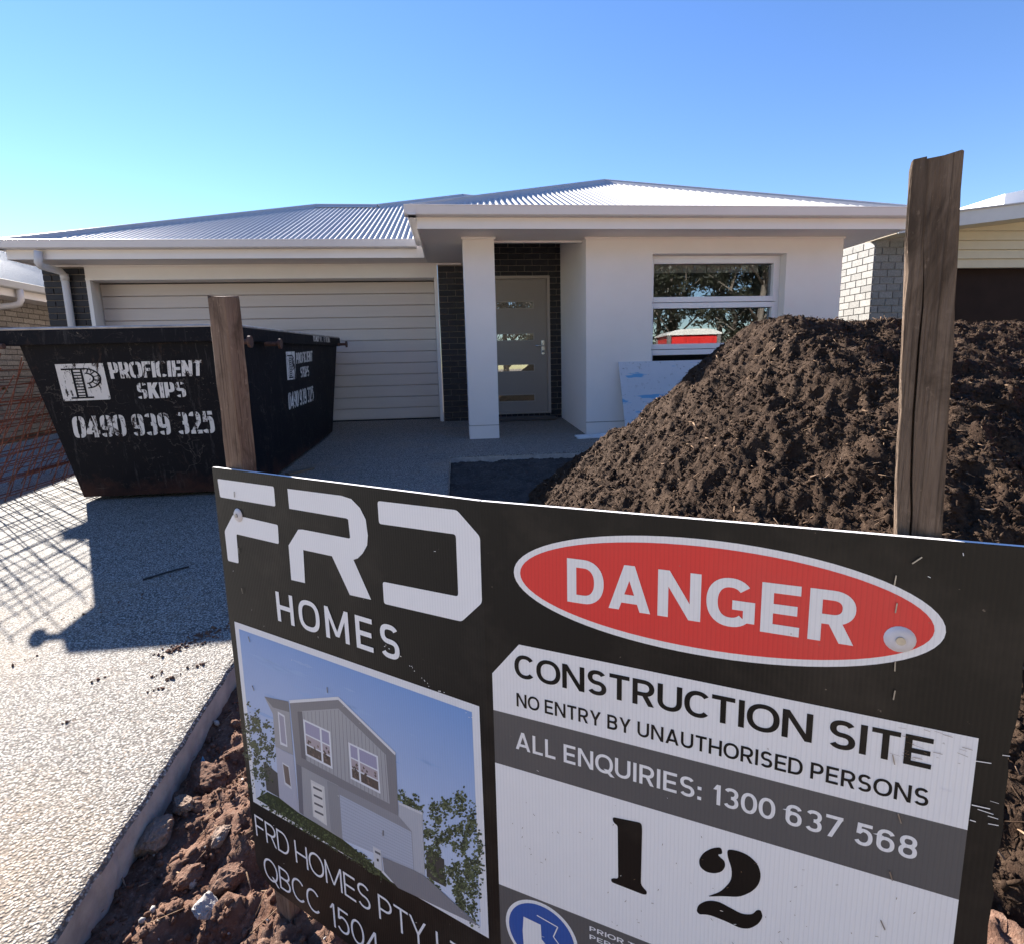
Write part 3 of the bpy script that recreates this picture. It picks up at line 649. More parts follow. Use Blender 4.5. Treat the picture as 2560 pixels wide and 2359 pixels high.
corr('roof_sheet', ('y', -1.45), -1, [(-0.86, 0), (12, 0), (12, 4), (3.1, 4)], nl, M['roof_b'], zs+0.18)
corr('roof_sheet', ('x', -0.86), 1, [(-1.45, 0), (-9.4, 0), (-5.4, 4)], nl, M['roof_b'], zs+0.18)
q = onX(40, 590, -1.46); MB().tube([(-1.45, q[1], zs+0.11), (-1.45, q[1], zs-0.05), (-1.47, q[1]-.02, zs-0.11), (-1.55, q[1]-.06, zs-.14), (NX+.06, q[1]-.25, zs-0.19), (NX+.055, q[1]-.3, zs-.25), (NX+.055, q[1]-.3, -0.12)], 0.045, 12).build('downpipe', M['pipe'], nl, True)
q = onX(6, 762, NX+0.03); tp = MB().tube([(NX-0.02, q[1], q[2]), (NX+0.07, q[1], q[2]), (NX+0.09, q[1], q[2]-0.05)], 0.012, 8).build('tap', M['tap'], nl, True)
MB().bar((NX+0.05, q[1]-.03, q[2]+0.05), (NX+0.05, q[1]+.03, q[2]+0.05), 0.012).bar((NX+.05, q[1], q[2]), (NX+.05, q[1], q[2]+.05), .01).build('tap_handle', M['tap'], tp)

nr = thing('neighbour_house', 'pale block house with cream weatherboard gable and dark brown garage at right edge', 'house')
RX, RY = 12.0, -0.04
w = box('brick_wall', (RX+0.004, RY+0.004, -0.25), (13.45, RY+0.11, 2.75), M['mortar_r'], nr)
brick_run(w, RX+0.0, 13.4, -0.2, 2.75, face_front(RY), M['brick_r'], bw=0.24, bh=0.106)
w2 = box('brick_wall', (RX+0.006, RY+0.112, -0.25), (RX+0.116, 7.0, 2.75), M['mortar_r'], nr)
brick_run(w2, RY, 3.6, -0.2, 2.75, face_dir(RX, -1), M['brick_r'], bw=0.24, bh=0.106)
a = onY(1950, 525, RY-0.05)
ob = a[2]                                  # head of the garage opening
boards = []
for i in range(9):
    z0 = ob+i*0.148
    boards.append(z0)
box('garage_door', (13.45, RY+0.12, -0.3), (21, RY+0.15, ob+0.2), M['brown'], nr)
box('garage_jamb', (13.40, RY-0.03, -0.3), (13.46, RY+0.2, ob), M['brown'], nr)
# sloping eave: barge board, soffit and roof sheet
e0, e1 = onY(1868, 430, RY-0.55), onY(2005, 413, RY-0.55); sl_ = (e1[2]-e0[2])/(e1[0]-e0[0])
def ez(x): return e0[2]+sl_*(x-e0[0])
for z0 in boards:
    xs_ = max(13.2, e0[0]+(z0+0.10-e0[2])/sl_)
    if xs_ < 20.5: MB().prism([(RY-0.05, z0), (RY-0.062, z0+.003), (RY-0.030, z0+0.146), (RY+0.0, z0+0.146), (RY+0.0, z0)], 0, xs_, 21.0).build('weatherboard', M['tan'], nr)
MB().bar((10.9+1.0, RY-0.55, ez(11.9)), (21, RY-0.55, ez(21)), 0.03, 0.21).build('barge_board', M['trim_n'], nr)
MB().add([(11.9, RY-0.54, ez(11.9)-0.10), (21, RY-0.54, ez(21)-0.10), (21, RY+0.1, ez(21)-0.10), (11.9, RY+0.1, ez(11.9)-0.10), (11.9, RY-0.54, ez(11.9)-0.09), (21, RY-0.54, ez(21)-0.09), (21, RY+0.1, ez(21)-0.09), (11.9, RY+0.1, ez(11.9)-0.09)],
         [(0,3,2,1),(4,5,6,7),(0,1,5,4),(1,2,6,5),(2,3,7,6),(3,0,4,7)]).build('soffit', M['tan'], nr)
MB().add([(11.85, RY-0.6, ez(11.85)+0.107), (21, RY-0.6, ez(21)+0.107), (21, 8, ez(21)+0.107), (11.85, 8, ez(11.85)+0.107), (11.85, RY-0.6, ez(11.85)+0.125), (21, RY-0.6, ez(21)+0.125), (21, 8, ez(21)+0.125), (11.85, 8, ez(11.85)+0.125)],
         [(0,3,2,1),(4,5,6,7),(0,1,5,4),(1,2,6,5),(2,3,7,6),(3,0,4,7)]).build('roof_sheet', M['roof'], nr)
c0 = onY(1968, 380, RY+0.9)
MB().prism([(c0[0], c0[2]-.6), (21, c0[2]-.6), (21, c0[2]+1.1), (c0[0], c0[2])], 1, RY+0.9, RY+4).build('upper_roof', M['white'], nr)

# ================================================================== SKIP BIN
skp = thing('skip_bin', 'battered black steel skip bin with stencilled white lettering on the driveway', 'skip bin', (2.6, -2.5, gz(-2.5)))
nbL, nbR = onG(165, 972.6, dz=0.035), onG(503, 957, dz=0.035)
yb = (nbL[1]+nbR[1])/2; yt = yb-0.16
ntL = onY(38.7, 677.5, yt); ntR = hit(455, 667.5, np.cross(nbR-nbL, ntL-nbL), nbL)
fbR = onG(651, 845, dz=0.03); yfb = fbR[1]; ytf = yfb+0.12
ftR = hit(659, 677.5, np.cross(fbR-nbR, ntR-nbR), nbR)
fbL = fbR+(nbL-nbR)+np.array([0.02, 0, 0]); ftL = ftR+(ntL-ntR)
B = [nbL, nbR, fbR, fbL]; T = [ntL, ntR, ftR, ftL]
ctr_ = sum(B+T)/8
def inset(ps, d): c = sum(ps)/4; return [p+(c-p)/np.linalg.norm((c-p)[:2])*d*1.4 for p in ps]
Bi, Ti = [p+np.array([0, 0, 0.02]) for p in inset(B, 0.02)], inset(T, 0.02)
V = B+T+Bi+Ti
Fs = [(3,2,1,0)]+[(i, (i+1) % 4, 4+(i+1) % 4, 4+i) for i in range(4)]+[(8,9,10,11)]+[(8+(i+1) % 4, 8+i, 12+i, 12+(i+1) % 4) for i in range(4)]+[(4+i, 4+(i+1) % 4, 12+(i+1) % 4, 12+i) for i in range(4)]
keep(MB().add(V, Fs).build('body', M['skip']), skp)
# rim: a deep lip round the top
rh = 0.115
Tb = T; T = [T[0]+np.array([-.075, 0, 0.004]), T[1], T[2], T[3]+np.array([-.075, 0, .004])]
mbr = MB()
for i in range(4):
    p, q = T[i], T[(i+1) % 4]; d = (q-p)/np.linalg.norm(q-p); out = np.array([d[1], -d[0], 0]); out /= np.linalg.norm(out)
    p2, q2 = p-d*0.045, q+d*0.045
    if i % 2: p2, q2 = p+d*0.001, q-d*0.001
    V = []
    for c in (p2, q2):
        for o_, z_ in ((-0.03 if i != 3 else -.16, 0.0), (0.045, 0.0), (0.045, rh-.012), (0.038, rh), (-0.03 if i != 3 else -.16, rh)): V.append(c+out*o_+np.array([0, 0, z_-0.004]))
    n = 5; mbr.add(V, [tuple(range(n)), tuple(range(2*n-1, n-1, -1))]+[(k, k+n, (k+1) % n+n, (k+1) % n) for k in range(n)])
rim = keep(mbr.build('rim', M['skip'], bevel=0.004), skp)
eg = MB()  # pale tube added along the top of the rim as its sunlit highlight
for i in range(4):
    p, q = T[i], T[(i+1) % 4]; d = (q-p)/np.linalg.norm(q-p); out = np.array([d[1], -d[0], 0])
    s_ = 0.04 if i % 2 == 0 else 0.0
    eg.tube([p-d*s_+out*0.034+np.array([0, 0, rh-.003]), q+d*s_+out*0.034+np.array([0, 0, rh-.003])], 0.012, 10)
o = eg.build('rim_highlight', M['rim_highlight']); o.parent = rim
bmx = MB()
for t in (0.12, 0.88):                       # skids under the floor
    a_, b_ = nbL+(nbR-nbL)*t, fbL+(fbR-fbL)*t
    bmx.bar(a_+np.array([0, .25, -0.016]), b_+np.array([0, -.1, -0.016]), 0.06, 0.034)
keep(bmx.build('skid', M['rust']), skp)
def pin(c, s):
    mb = MB().tube([(c[0]-s*0.13, c[1], c[2]), (c[0], c[1], c[2])], 0.020, 10); mb.tube([(c[0]-s*0.008, c[1], c[2]), (c[0]+s*0.012, c[1], c[2])], 0.045, 14)
    o = keep(mb.build('lifting_pin', M['rust'], smooth=False), skp)
    return o
for (px, py) in ((489, 669.5), (548, 673.5), (678, 674.5)):
    t = {489: .16, 548: .36, 678: .97}[px]
    base = ntR+(ftR-ntR)*t
    X = base[0]+0.165; c = onX(px, py, X); pin((X, c[1], c[2]), 1)
    lx = (ntL+(ftL-ntL)*t)[0]; pin((lx-0.165, c[1], c[2]), -1)
# text --------------------------------------------------------------
# a plain grotesque drawn as strokes: glyph = list of polygons in a box of cap height 1
def _stroke(pts, t, closed=False):
    P = [np.array(p, float) for p in pts]; n = len(P); out = []
    L, R = [], []
    for i in range(n):
        a = P[i-1] if (i > 0 or closed) else None; b = P[(i+1) % n] if (i < n-1 or closed) else None
        d1 = (P[i]-a)/max(1e-9, np.linalg.norm(P[i]-a)) if a is not None else None; d2 = (b-P[i])/max(1e-9, np.linalg.norm(b-P[i])) if b is not None else None
        if d1 is None: d1 = d2
        if d2 is None: d2 = d1
        n1 = np.array([-d1[1], d1[0]]); n2 = np.array([-d2[1], d2[0]]); m = n1+n2; m /= max(1e-6, np.linalg.norm(m)); k = 1/max(.35, m @ n1)
        L.append(P[i]+m*t/2*k); R.append(P[i]-m*t/2*k)
    for i in range(n if closed else n-1):
        j = (i+1) % n; out.append([R[i], R[j], L[j], L[i]])
    return out
def _arc(cx, cy, rx, ry, a0, a1, n=14, e=2.0):
    r = []
    for k in range(n+1):
        t = math.radians(a0+(a1-a0)*k/n); c, s_ = math.cos(t), math.sin(t)
        r.append((cx+rx*math.copysign(abs(c)**(2/e), c), cy+ry*math.copysign(abs(s_)**(2/e), s_)))
    return r
def glyph(ch, W, t, e=2.2):
    l, r, b, tp, m, c = t/2, W-t/2, t/2, 1-t/2, .5, W/2; S_ = []
    hs = lambda y, x0=0.0, x1=None: S_.append([[(x0, y-t/2), (W if x1 is None else x1, y-t/2), (W if x1 is None else x1, y+t/2), (x0, y+t/2)]])
    vs = lambda x, y0=0.0, y1=1.0: S_.append([[(x-t/2, y0), (x+t/2, y0), (x+t/2, y1), (x-t/2, y1)]])
    def dg(x0, y0, x1, y1, k=1.0):                 # diagonal cut flat at both ends, x are centre lines
        L = math.hypot(x1-x0, y1-y0); h = t*k*L/abs(y1-y0)/2; S_.append([[(x0-h, y0), (x0+h, y0), (x1+h, y1), (x1-h, y1)]])
    st = lambda p, cl=False: S_.append(_stroke(p, t, cl))
    dh = lambda x0, y0, x1, y1, k=1.0: t*k*math.hypot(x1-x0, y1-y0)/abs(y1-y0)/2
    ry = (tp-b)/2; rx = (r-l)/2
    if ch in 'O0': st(_arc(c, m, rx, ry, 0, 360, 40, e)[:-1], True)
    elif ch == 'Q': st(_arc(c, m, rx, ry, 0, 360, 40, e)[:-1], True); dg(W-.02, -.10, c+.08, .24)
    elif ch == 'C': st(_arc(c, m, rx, ry, 42, 318, 30, e))
    elif ch == 'G': st(_arc(c, m, rx, ry, 42, 312, 30, e)); st([(c+.04*W, .46), (r, .46), (r, .12)])
    elif ch in 'HN':
        vs(l); vs(r)
        if ch == 'H': hs(m, t*.9, W-t*.9)
        else: h = dh(l, 1, r, 0, .95); dg(h, 1, W-h, 0, .95)
    elif ch == 'M': vs(l); vs(r); h = dh(l, 1, c, 0, .85); dg(h, 1, c, .12, .85); dg(W-h, 1, c, .12, .85)
    elif ch in 'IL': vs(l); (hs(b, t*.9) if ch == 'L' else None)
    elif ch in 'EF':
        vs(l); hs(tp, t*.9); hs(m, t*.9, W*.93)
        if ch == 'E': hs(b, t*.9)
    elif ch == 'T': vs(c, 0, 1-t*.9); hs(tp)
    elif ch == 'A': h = dh(0, 0, c, 1); dg(h, 0, c, 1); dg(W-h, 0, c, 1); hs(.26, W*.2, W*.8)
    elif ch == 'U': q = min(rx*1.05, .36); st([(l, 1.0)]+_arc(c, b+q, rx, q, 180, 360, 18, e)+[(r, 1.0)])
    elif ch == 'D': q = rx*1.15; vs(l); st([(t*.5, tp)]+[(x, y) for x, y in _arc(r-q, m, q, ry, 90, -90, 20, e)]+[(t*.5, b)])
    elif ch in 'PRB':
        vs(l); y0 = .44 if ch != 'B' else .52; q = (tp-y0)/2; qx = min(q*1.15, rx)
        st([(t*.5, tp)]+_arc(r-qx-(.03*W if ch == 'B' else 0), (tp+y0)/2, qx, q, 90, -90, 16, e)+[(t*.5, y0)])
        if ch == 'R': h = dh(c, .44, r, 0); dg(W-h, 0, c*1.02, .44+t*.2)
        if ch == 'B': q = (y0-b)/2; qx = min(q*1.2, rx); st([(t*.5, y0)]+_arc(r-qx, (y0+b)/2, qx, q, 90, -90, 16, e)+[(t*.5, b)])
    elif ch == 'S': q = (tp-m)/2; st(_arc(c, tp-q, rx*.95, q, 28, 270, 20, e)+_arc(c, b+q, rx, q, 90, -152, 20, e)[1:])
    elif ch == 'K': vs(l); h = dh(l, .4, r, 1); dg(l+t*.1, .34, W-h, 1); h2 = dh(c, .6, r, 0); dg(c*.85+t*.1, .58, W-h2, 0)
    elif ch == 'V': h = dh(0, 1, c, 0); dg(h, 1, c, 0); dg(W-h, 1, c, 0)
    elif ch == 'Y': vs(c, 0, .45); h = dh(c, .4, 0, 1); dg(c, .40, h, 1); dg(c, .40, W-h, 1)
    elif ch == '1': vs(r); dg(r-W*.45, .74, r-t*.1, 1-.0, .8)
    elif ch == '2': q = (tp-.46)/2; st(_arc(c, tp-q, rx, q, 165, -30, 18, e)+[(l+t*.2, b+t*.3)]); hs(b)
    elif ch == '3': q = (tp-.52)/2; st(_arc(c, tp-q, rx*.93, q, 155, -90, 18, e)); q2 = (.52-b)/2; st(_arc(c, b+q2, rx, q2, 90, -155, 18, e))
    elif ch == '4': vs(W*.70, 0, 1); hs(.24, 0, W); h = dh(0, .3, W*.62, 1); dg(h*.7, .24, W*.70-t*.1, 1)
    elif ch == '5': hs(tp, W*.12, W*.95); st([(W*.12+l, 1.0), (W*.07+l, .52)]); q = .31; st([(W*.07+l, .55)]+_arc(c-.02, b+q, rx+.02, q, 100, -150, 20, e))
    elif ch in '69':
        q = (.60-b)/2; o_ = _arc(c, b+q, rx, q, 0, 360, 30, e)[:-1]; p_ = [(l, b+q), (l, tp-ry*.62)]+_arc(c, tp-ry*.62, rx, ry*.62, 180, 25, 16, e)
        if ch == '9': o_ = [(W-x, 1-y) for x, y in o_]; p_ = [(W-x, 1-y) for x, y in p_]
        st(o_, True); st(p_)
    elif ch == '7': hs(tp); h = dh(W*.3, 0, r, 1); dg(W*.28, 0, W-h, 1-t*.5)
    elif ch == '8': q = (tp-.53)/2; st(_arc(c, tp-q, rx*.9, q, 0, 360, 28, e)[:-1], True); q2 = (.53-b)/2; st(_arc(c, b+q2, rx, q2, 0, 360, 28, e)[:-1], True)
    elif ch == ':': S_.append([[(0, 0), (t*1.1, 0), (t*1.1, t*1.1), (0, t*1.1)]]); S_.append([[(0, .5), (t*1.1, .5), (t*1.1, .5+t*1.1), (0, .5+t*1.1)]])
    return S_
GW = dict(A=.80, B=.66, C=.78, D=.74, E=.60, F=.58, G=.80, H=.74, K=.68, L=.54, M=.90, N=.76, O=.86, P=.64, Q=.86, R=.67, S=.63, T=.64, U=.73, V=.74, Y=.74)
GW.update({str(d): .60 for d in range(10)}); GW['1'] = .36; GW['0'] = .64; GW['4'] = .66
def layout(s, t, ws=1.0, track=.10, e=2.2, sp=.30):
    """-> list of (char index, layer, polygon), total width"""
    x = 0.0; out = []
    for i, ch in enumerate(s):
        if ch == ' ': x += sp*ws; continue
        W_ = t*(1.1 if ch == ':' else 1.0) if ch in 'I:' else GW[ch]*ws
        for k, polys in enumerate(glyph(ch, W_, t, e)):
            for p in polys: out.append((i, k, [(x+q[0], q[1]) for q in p]))
        nx = s[i+1] if i+1 < len(s) else ' '
        kn = -.035*((ch in 'CODGQ0')+(nx in 'CODGQ0'))-.05*((ch in 'TLYAF')*(nx in 'TYAC0O'))+.03*((ch in 'IHN')*(nx in 'IHNM'))-.06*(ch == 'C')*(nx in 'TA')
        x += W_+(track+kn*(1 if t < .2 else .7))*ws
    return out, x-track*ws
def words(s):
    i = 0; out = []
    for w_ in s.split(' '): out.append((i, i+len(w_))); i += len(w_)+1
    return out
def letter_parts(s, fn, mat, parent, world, t, ws, track, e, total=None, step=4e-5):
    """one part per word; fn(u, v, lift) gives the point for u across 0..1, v up the cap height"""
    L, width = layout(s, t, ws, track, e); width = total or width
    for a, b in words(s):
        V, Fs = [], []
        for ci, k, p in L:
            if a <= ci < b:
                Fs.append(tuple(range(len(V), len(V)+len(p)))); V += [fn(x/width, y, k*step) for x, y in p]
        if Fs:
            o = mobj('lettering', V, Fs, mat)
            if world: keep(o, parent)
            else: o.parent = parent
def text_quad(s, TL, TR, BR, BL, mat, parent, t, ws, track, nrm, off=0.003, e=4.0):
    letter_parts(s, lambda u, v, k: (BL*(1-u)+BR*u)*(1-v)+(TL*(1-u)+TR*u)*v+nrm*(off+k), mat, parent, True, t, ws, track, e, step=2e-4)
nN = np.cross(nbR-nbL, ntL-nbL); nN /= np.linalg.norm(nN)
nN = nN if nN[1] < 0 else -nN
nRt = np.cross(fbR-nbR, ntR-nbR); nRt /= np.linalg.norm(nRt); nRt = nRt if nRt[0] > 0 else -nRt
def K(x, y): return (0+x*.46536, 780+y*.46536)
def near(x, y): return hit(*K(x, y), nN, nbL, full=True)
def side(x, y): return hit(*K(x, y), nRt, nbR, full=True)
def poly3(name, pts, mat, parent, nrm, off):
    return keep(mobj(name, [p+nrm*off for p in pts], [tuple(range(len(pts)))], mat), parent)
def skip_print(f, nrm, L):
    q = [f(*p) for p in L['sq']]
    lg = poly3('logo_panel', q, M['skip_t'], skp, nrm, 0.003)
    # ladder-patterned letter P in the panel
    def uv(u, v): return (q[0]*(1-u)+q[1]*u)*(1-v)+(q[3]*(1-u)+q[2]*u)*v
    mbp = MB()
    def quad(u0, v0, u1, v1): mbp.add([uv(u0, v0)+nrm*.005, uv(u1, v0)+nrm*.005, uv(u1, v1)+nrm*.005, uv(u0, v1)+nrm*.005], [(0,1,2,3)])
    quad(0.10, 0.12, 0.60, 0.165); quad(0.30, 0.165, 0.345, 0.90); quad(0.49, 0.165, 0.535, 0.90); quad(0.18, 0.90, 0.66, 0.945)
    for i in range(9): quad(0.345, 0.22+i*.078, 0.49, 0.252+i*.078)
    for r0, r1 in ((0.155, 0.20), (0.315, 0.36)):
        n = 14
        for i in range(n):
            t0, t1 = -math.pi/2+math.pi*i/n, -math.pi/2+math.pi*(i+1)/n
            pt = lambda r, t: uv(0.58+r*math.cos(t)*0.9, 0.40+r*math.sin(t)*0.78)+nrm*.005
            mbp.add([pt(r0, t0), pt(r1, t0), pt(r1, t1), pt(r0, t1)], [(0,1,2,3)])
    for i in range(6):
        t = -math.pi/2+math.pi*(i+.5)/6; pt = lambda r, tt: uv(0.58+r*math.cos(tt)*0.9, 0.40+r*math.sin(tt)*0.78)+nrm*.005
        mbp.add([pt(.2, t-.06), pt(.315, t-.06), pt(.315, t+.06), pt(.2, t+.06)], [(0,1,2,3)])
    keep(mbp.build('logo_letter', M['skip'], fixn=False), skp)
    for s, key, bold in (('PROFICIENT', 'a', .185), ('SKIPS', 'b', .185), ('0490 939 325', 'c', .165)):
        TL, TR, BR, BL = [f(*p) for p in L[key]]
        text_quad(s, TL, TR, BR, BL, M['skip_t'], skp, bold, 0.72, .07, nrm)
        st = MB(); Lg, wd_ = layout(s, bold, .72, .07, 4.0)
        for i in range(len(s)):                # stencil bridges
            xs_ = [q_[0] for ci, k_, p_ in Lg if ci == i for q_ in p_]
            if not xs_ or s[i] in 'IKNTF': continue
            u = (min(xs_)+max(xs_))/2/wd_; d = 0.006/np.linalg.norm(TR-TL)
            for v0, v1 in ((-.03, .24), (.76, 1.03)):
                st.add([(BL*(1-a)+BR*a)*(1-v)+(TL*(1-a)+TR*a)*v+nrm*.0048 for a, v in ((u-d, v0), (u+d, v0), (u+d, v1), (u-d, v1))], [(0,1,2,3)])
        tag(keep(st.build('stencil_bridges', M['skip'], fixn=False), skp), kind='stuff')
skip_print(near, nN, {'sq': [(295,282),(553,275),(597,470),(345,480)], 'a': [(577,272),(1087,258),(1088,343),(598,360)],
                      'b': [(733,382),(990,376),(1004,457),(743,468)], 'c': [(383,563),(1140,532),(1160,650),(402,678)]})
skip_print(side, nRt, {'sq': [(1533,215),(1581,213),(1589,362),(1543,367)], 'a': [(1588,221),(1676,210),(1677,265),(1591,280)],
                       'b': [(1612,298),(1657,290),(1660,345),(1615,354)], 'c': [(1547,436),(1680,398),(1685,477),(1550,528)]})
rp = T[1]; rd = (T[2]-T[1]); 
def rimq(t, z): return T[1]+rd*t+np.array([0.049, 0, 0])*1.0+np.array([0, 0, z])
text_quad('DO NOT FILL', rimq(.60, .10), rimq(.715, .10), rimq(.715, .035), rimq(.60, .035), M['skip_t'], skp, .17, .7, .08, np.array([1.0, 0, 0]), 0.0)
text_quad('ABOVE RIM', rimq(.735, .10), rimq(.83, .10), rimq(.83, .035), rimq(.735, .035), M['skip_t'], skp, .17, .7, .08, np.array([1.0, 0, 0]), 0.0)

# ================================================================== STEEL MESH SHEETS
def rebar(name, label, x0, y0, ang, yaw, n_up, n_al, L, Hh, dz=0.0):
    base = np.array([x0, y0, gz(y0)+dz]); t = thing(name, label, 'steel mesh', tuple(base), 'steel mesh sheets leaning beside the skip')
    al = np.array([math.sin(yaw), math.cos(yaw), SL]); lean = np.array([math.cos(yaw)*math.sin(ang), -math.sin(yaw)*math.sin(ang), math.cos(ang)])
    me1 = me2 = None
    def curve(p, q, bow, r=0.0040, n=5):
        nr = np.cross(al, lean); pts = [p+(q-p)*k_/n+nr*bow*math.sin(math.pi*k_/n) for k_ in range(n+1)]
        return MB().tube([tuple(v) for v in pts], r, 5)
    for i in range(n_up):
        s_ = L*(i+.5)/n_up+random.uniform(-.04, .04); o = curve(al*s_-lean*0.0, al*s_+lean*(Hh+random.uniform(-.03, .05)), random.uniform(-.02, .03)).build('upright_bar', M['mesh'], t)
    for j in range(n_al):
        s_ = Hh*(j+.4)/n_al+random.uniform(-.03, .03); curve(lean*s_+al*random.uniform(-.12, .02), lean*(s_+random.uniform(-.05, .05))+al*(L+.03), random.uniform(-.04, .06)).build('cross_bar', M['mesh'], t)
    return t
rebar('steel_mesh', 'rusty steel mesh sheet nearest the skip bin, leaning on its left end', 1.36, -4.45, math.radians(21), math.radians(2), 15, 9, 2.6, 1.22)
rebar('steel_mesh', 'rusty steel mesh sheet in the middle of the leaning stack by the skip', 1.20, -4.62, math.radians(27), math.radians(4), 13, 9, 2.5, 1.20)
rebar('steel_mesh', 'rusty steel mesh sheet on the outside of the leaning stack by the skip', 1.02, -4.72, math.radians(33), math.radians(1), 13, 8, 2.4, 1.24)
rebar('steel_mesh', 'outermost low rusty steel mesh sheet leaning flattest at the left edge', 0.80, -4.55, math.radians(41), math.radians(6), 12, 8, 2.3, 1.20)

# ================================================================== LOOSE THINGS BY THE HOUSE
# scuffed board leaning on the wall
tl, br_ = onY(1212, 709, YC-0.045), None
bt = tl[2]; bx0 = tl[0]; zb = gz(YC-0.3)+0.0
bb = MB(); Vb = []
for (x, s_) in ((0, 0), (1.25, 0)): pass
lean_dx = 0.05
for yy in (0, -0.012):
    for (x, zt) in ((0.0, 0), (1.22, 0), (1.22, 1), (0.0, 1)):
        Vb.append((x+(0.05 if not zt else 0.0), yy+(-0.20 if not zt else 0.0), 0 if not zt else bt-zb))
wb = bb.add(Vb, [(0,1,2,3),(7,6,5,4),(0,4,5,1),(1,5,6,2),(2,6,7,3),(3,7,4,0)]).build('leaning_board', M['board'])
wb.location = (bx0, YC-0.004, zb); tag(wb, 'scuffed white board with blue paint smears leaning below the window', 'board')
for i, (dx, dy, lab) in enumerate(((0, 0, 'lower front strip of the white strips lying at the porch edge'), (0.05, 0.055, 'rear strip of the white strips lying at the porch edge'), (-0.02, 0.015, 'topmost strip of the white strips lying at the porch edge'))):
    p = onG(1130, 860); z = gz(p[1])+(0.002 if i < 2 else 0.0245)
    o = MB().box((0, -0.024, 0), (0.95, 0.024, 0.022)).build('white_strip', M['strip'], bevel=0.002)
    o.location = (p[0]+dx, p[1]+dy, z); o.rotation_euler = (math.atan(SL), 0, math.radians(6+i*1.2)); tag(o, lab, 'strip', 'white strips at the porch edge')
st = box('step_board', (0, -0.11, 0), (DX1-DX0+0.06, 0.11, 0.05), M['step'], None, 0.004); st.location = (DX0-0.03, YB-0.16, gz(YB-.27)+.008); tag(st, 'dark timber board laid as a step at the front door', 'step')
p, q = onG(280, 1136), onG(370, 1110)
o = MB().tube([(0, 0, 0.006), tuple((q-p)*.5+np.array([0, 0, 0.009])), tuple(q-p+np.array([0, 0, 0.006]))], 0.005, 6).build('steel_rod', M['stick']); o.location = tuple(p); tag(o, 'thin dark rod lying in the shadow on the driveway', 'rod')
p, q = onG(562, 930), onG(612, 918)
o = MB().bar((0, 0, 0.011), tuple(q-p+np.array([0, 0, 0.011])), 0.07, 0.018).build('timber_offcut', M['scrap'], bevel=.002); o.location = tuple(p); tag(o, 'brown timber offcut on the driveway beside the skip', 'offcut')

# ================================================================== SOIL HEAP
heap = None
def heap_base(X, Y):
    g_ = SL*(np.minimum(Y, Y0)-Y0)-0.12
    xr, yr = 7.22, -5.15
    dx = np.maximum(xr-X, 0); dyf = np.maximum(yr-Y, 0); dyb = np.maximum(Y-yr-0.15, 0)
    top = 1.075-0.055*np.clip((X-7.3)/.3, 0, 1)+0.02*np.sin((X-7.2)*3.1)
    d = np.sqrt((dx*0.83)**2+(dyf*0.46)**2+(dyb*0.80)**2)
    h = top-np.where(d < 0.10, d*d/0.20, d-0.05)
    h = h+0.06*fbm(X*1.3+3, Y*1.3, 3)*np.clip(d*2, 0.15, 1)
    return h, g_
def heap_f(X, Y):
    h, g_ = heap_base(X, Y)
    cl = 0.13*(0.30-billow(X*2.4, Y*2.4+.7, 3, .5))+0.060*(0.30-billow(X*8+9, Y*8, 4, .6))+0.026*(0.3-billow(X*30, Y*30, 4, .65))
    Z = h+cl*np.clip(1.2-(h-.75)*1.5, .45, 1)
    dX = 0.014*pnoise(X*22, Y*22+50); dY = 0.014*pnoise(X*22+70, Y*22)
    return X+dX, Y+dY, np.maximum(Z, g_-0.15)
heap = grid_mesh('soil_heap', 5.1, 11.9, -8.6, -3.4, 0.0115, heap_f, M['topsoil'], False)
tag(heap, 'big heap of dark brown topsoil between the sign and the house', 'soil heap')
def heap_pts(n):
    X = rng.uniform(5.2, 11.5, n*5); Y = rng.uniform(-8.5, -4.3, n*5)
    x, y, z = heap_f(X, Y); h, g_ = heap_base(X, Y); ok = z > g_+0.0
    dist = np.hypot(X-CAM[0], Y-CAM[1]); ok &= rng.uniform(0, 1, n*5) < np.clip(2.4/dist, 0, 1)
    ok &= (X-CAM[0]) < (Y-CAM[1])*1.9+1.2          # what the lens could see, with room for a step aside
    return np.stack([x, y, z], 1)[ok][:n]
P = heap_pts(52000); sz = 0.0024+0.0085*rng.random(len(P))**3.2
V, T_ = lumps(P, sz, (1.9, 0.85, 0.7), 0.3); o = np_obj('soil_crumbs', V, T_, M['topsoil'], heap); tag(o, kind='stuff')
P = heap_pts(420); sz = 0.008+0.012*rng.random(len(P))**2
V, T_ = lumps(P, sz, (1.3, 1, 0.8), 0.35); o = np_obj('soil_lumps', V, T_, M['topsoil'], heap); tag(o, kind='stuff')
P = heap_pts(34000); L = 0.010+0.060*rng.random(len(P))**2.4
V, Q_ = chips(P+np.array([0, 0, .004]), L, 0.0015+0.0038*rng.random(len(P))**2); o = np_obj('bark_fibres', V, Q_, M['topsoil'], heap); tag(o, kind='stuff')
P = heap_pts(1500); L = 0.02+0.06*rng.random(len(P))**2
V, Q_ = chips(P+np.array([0, 0, .008]), L, 0.003+0.008*rng.random(len(P))**2.5); o = np_obj('wood_chips', V, Q_, M['chip'], heap); tag(o, kind='stuff')

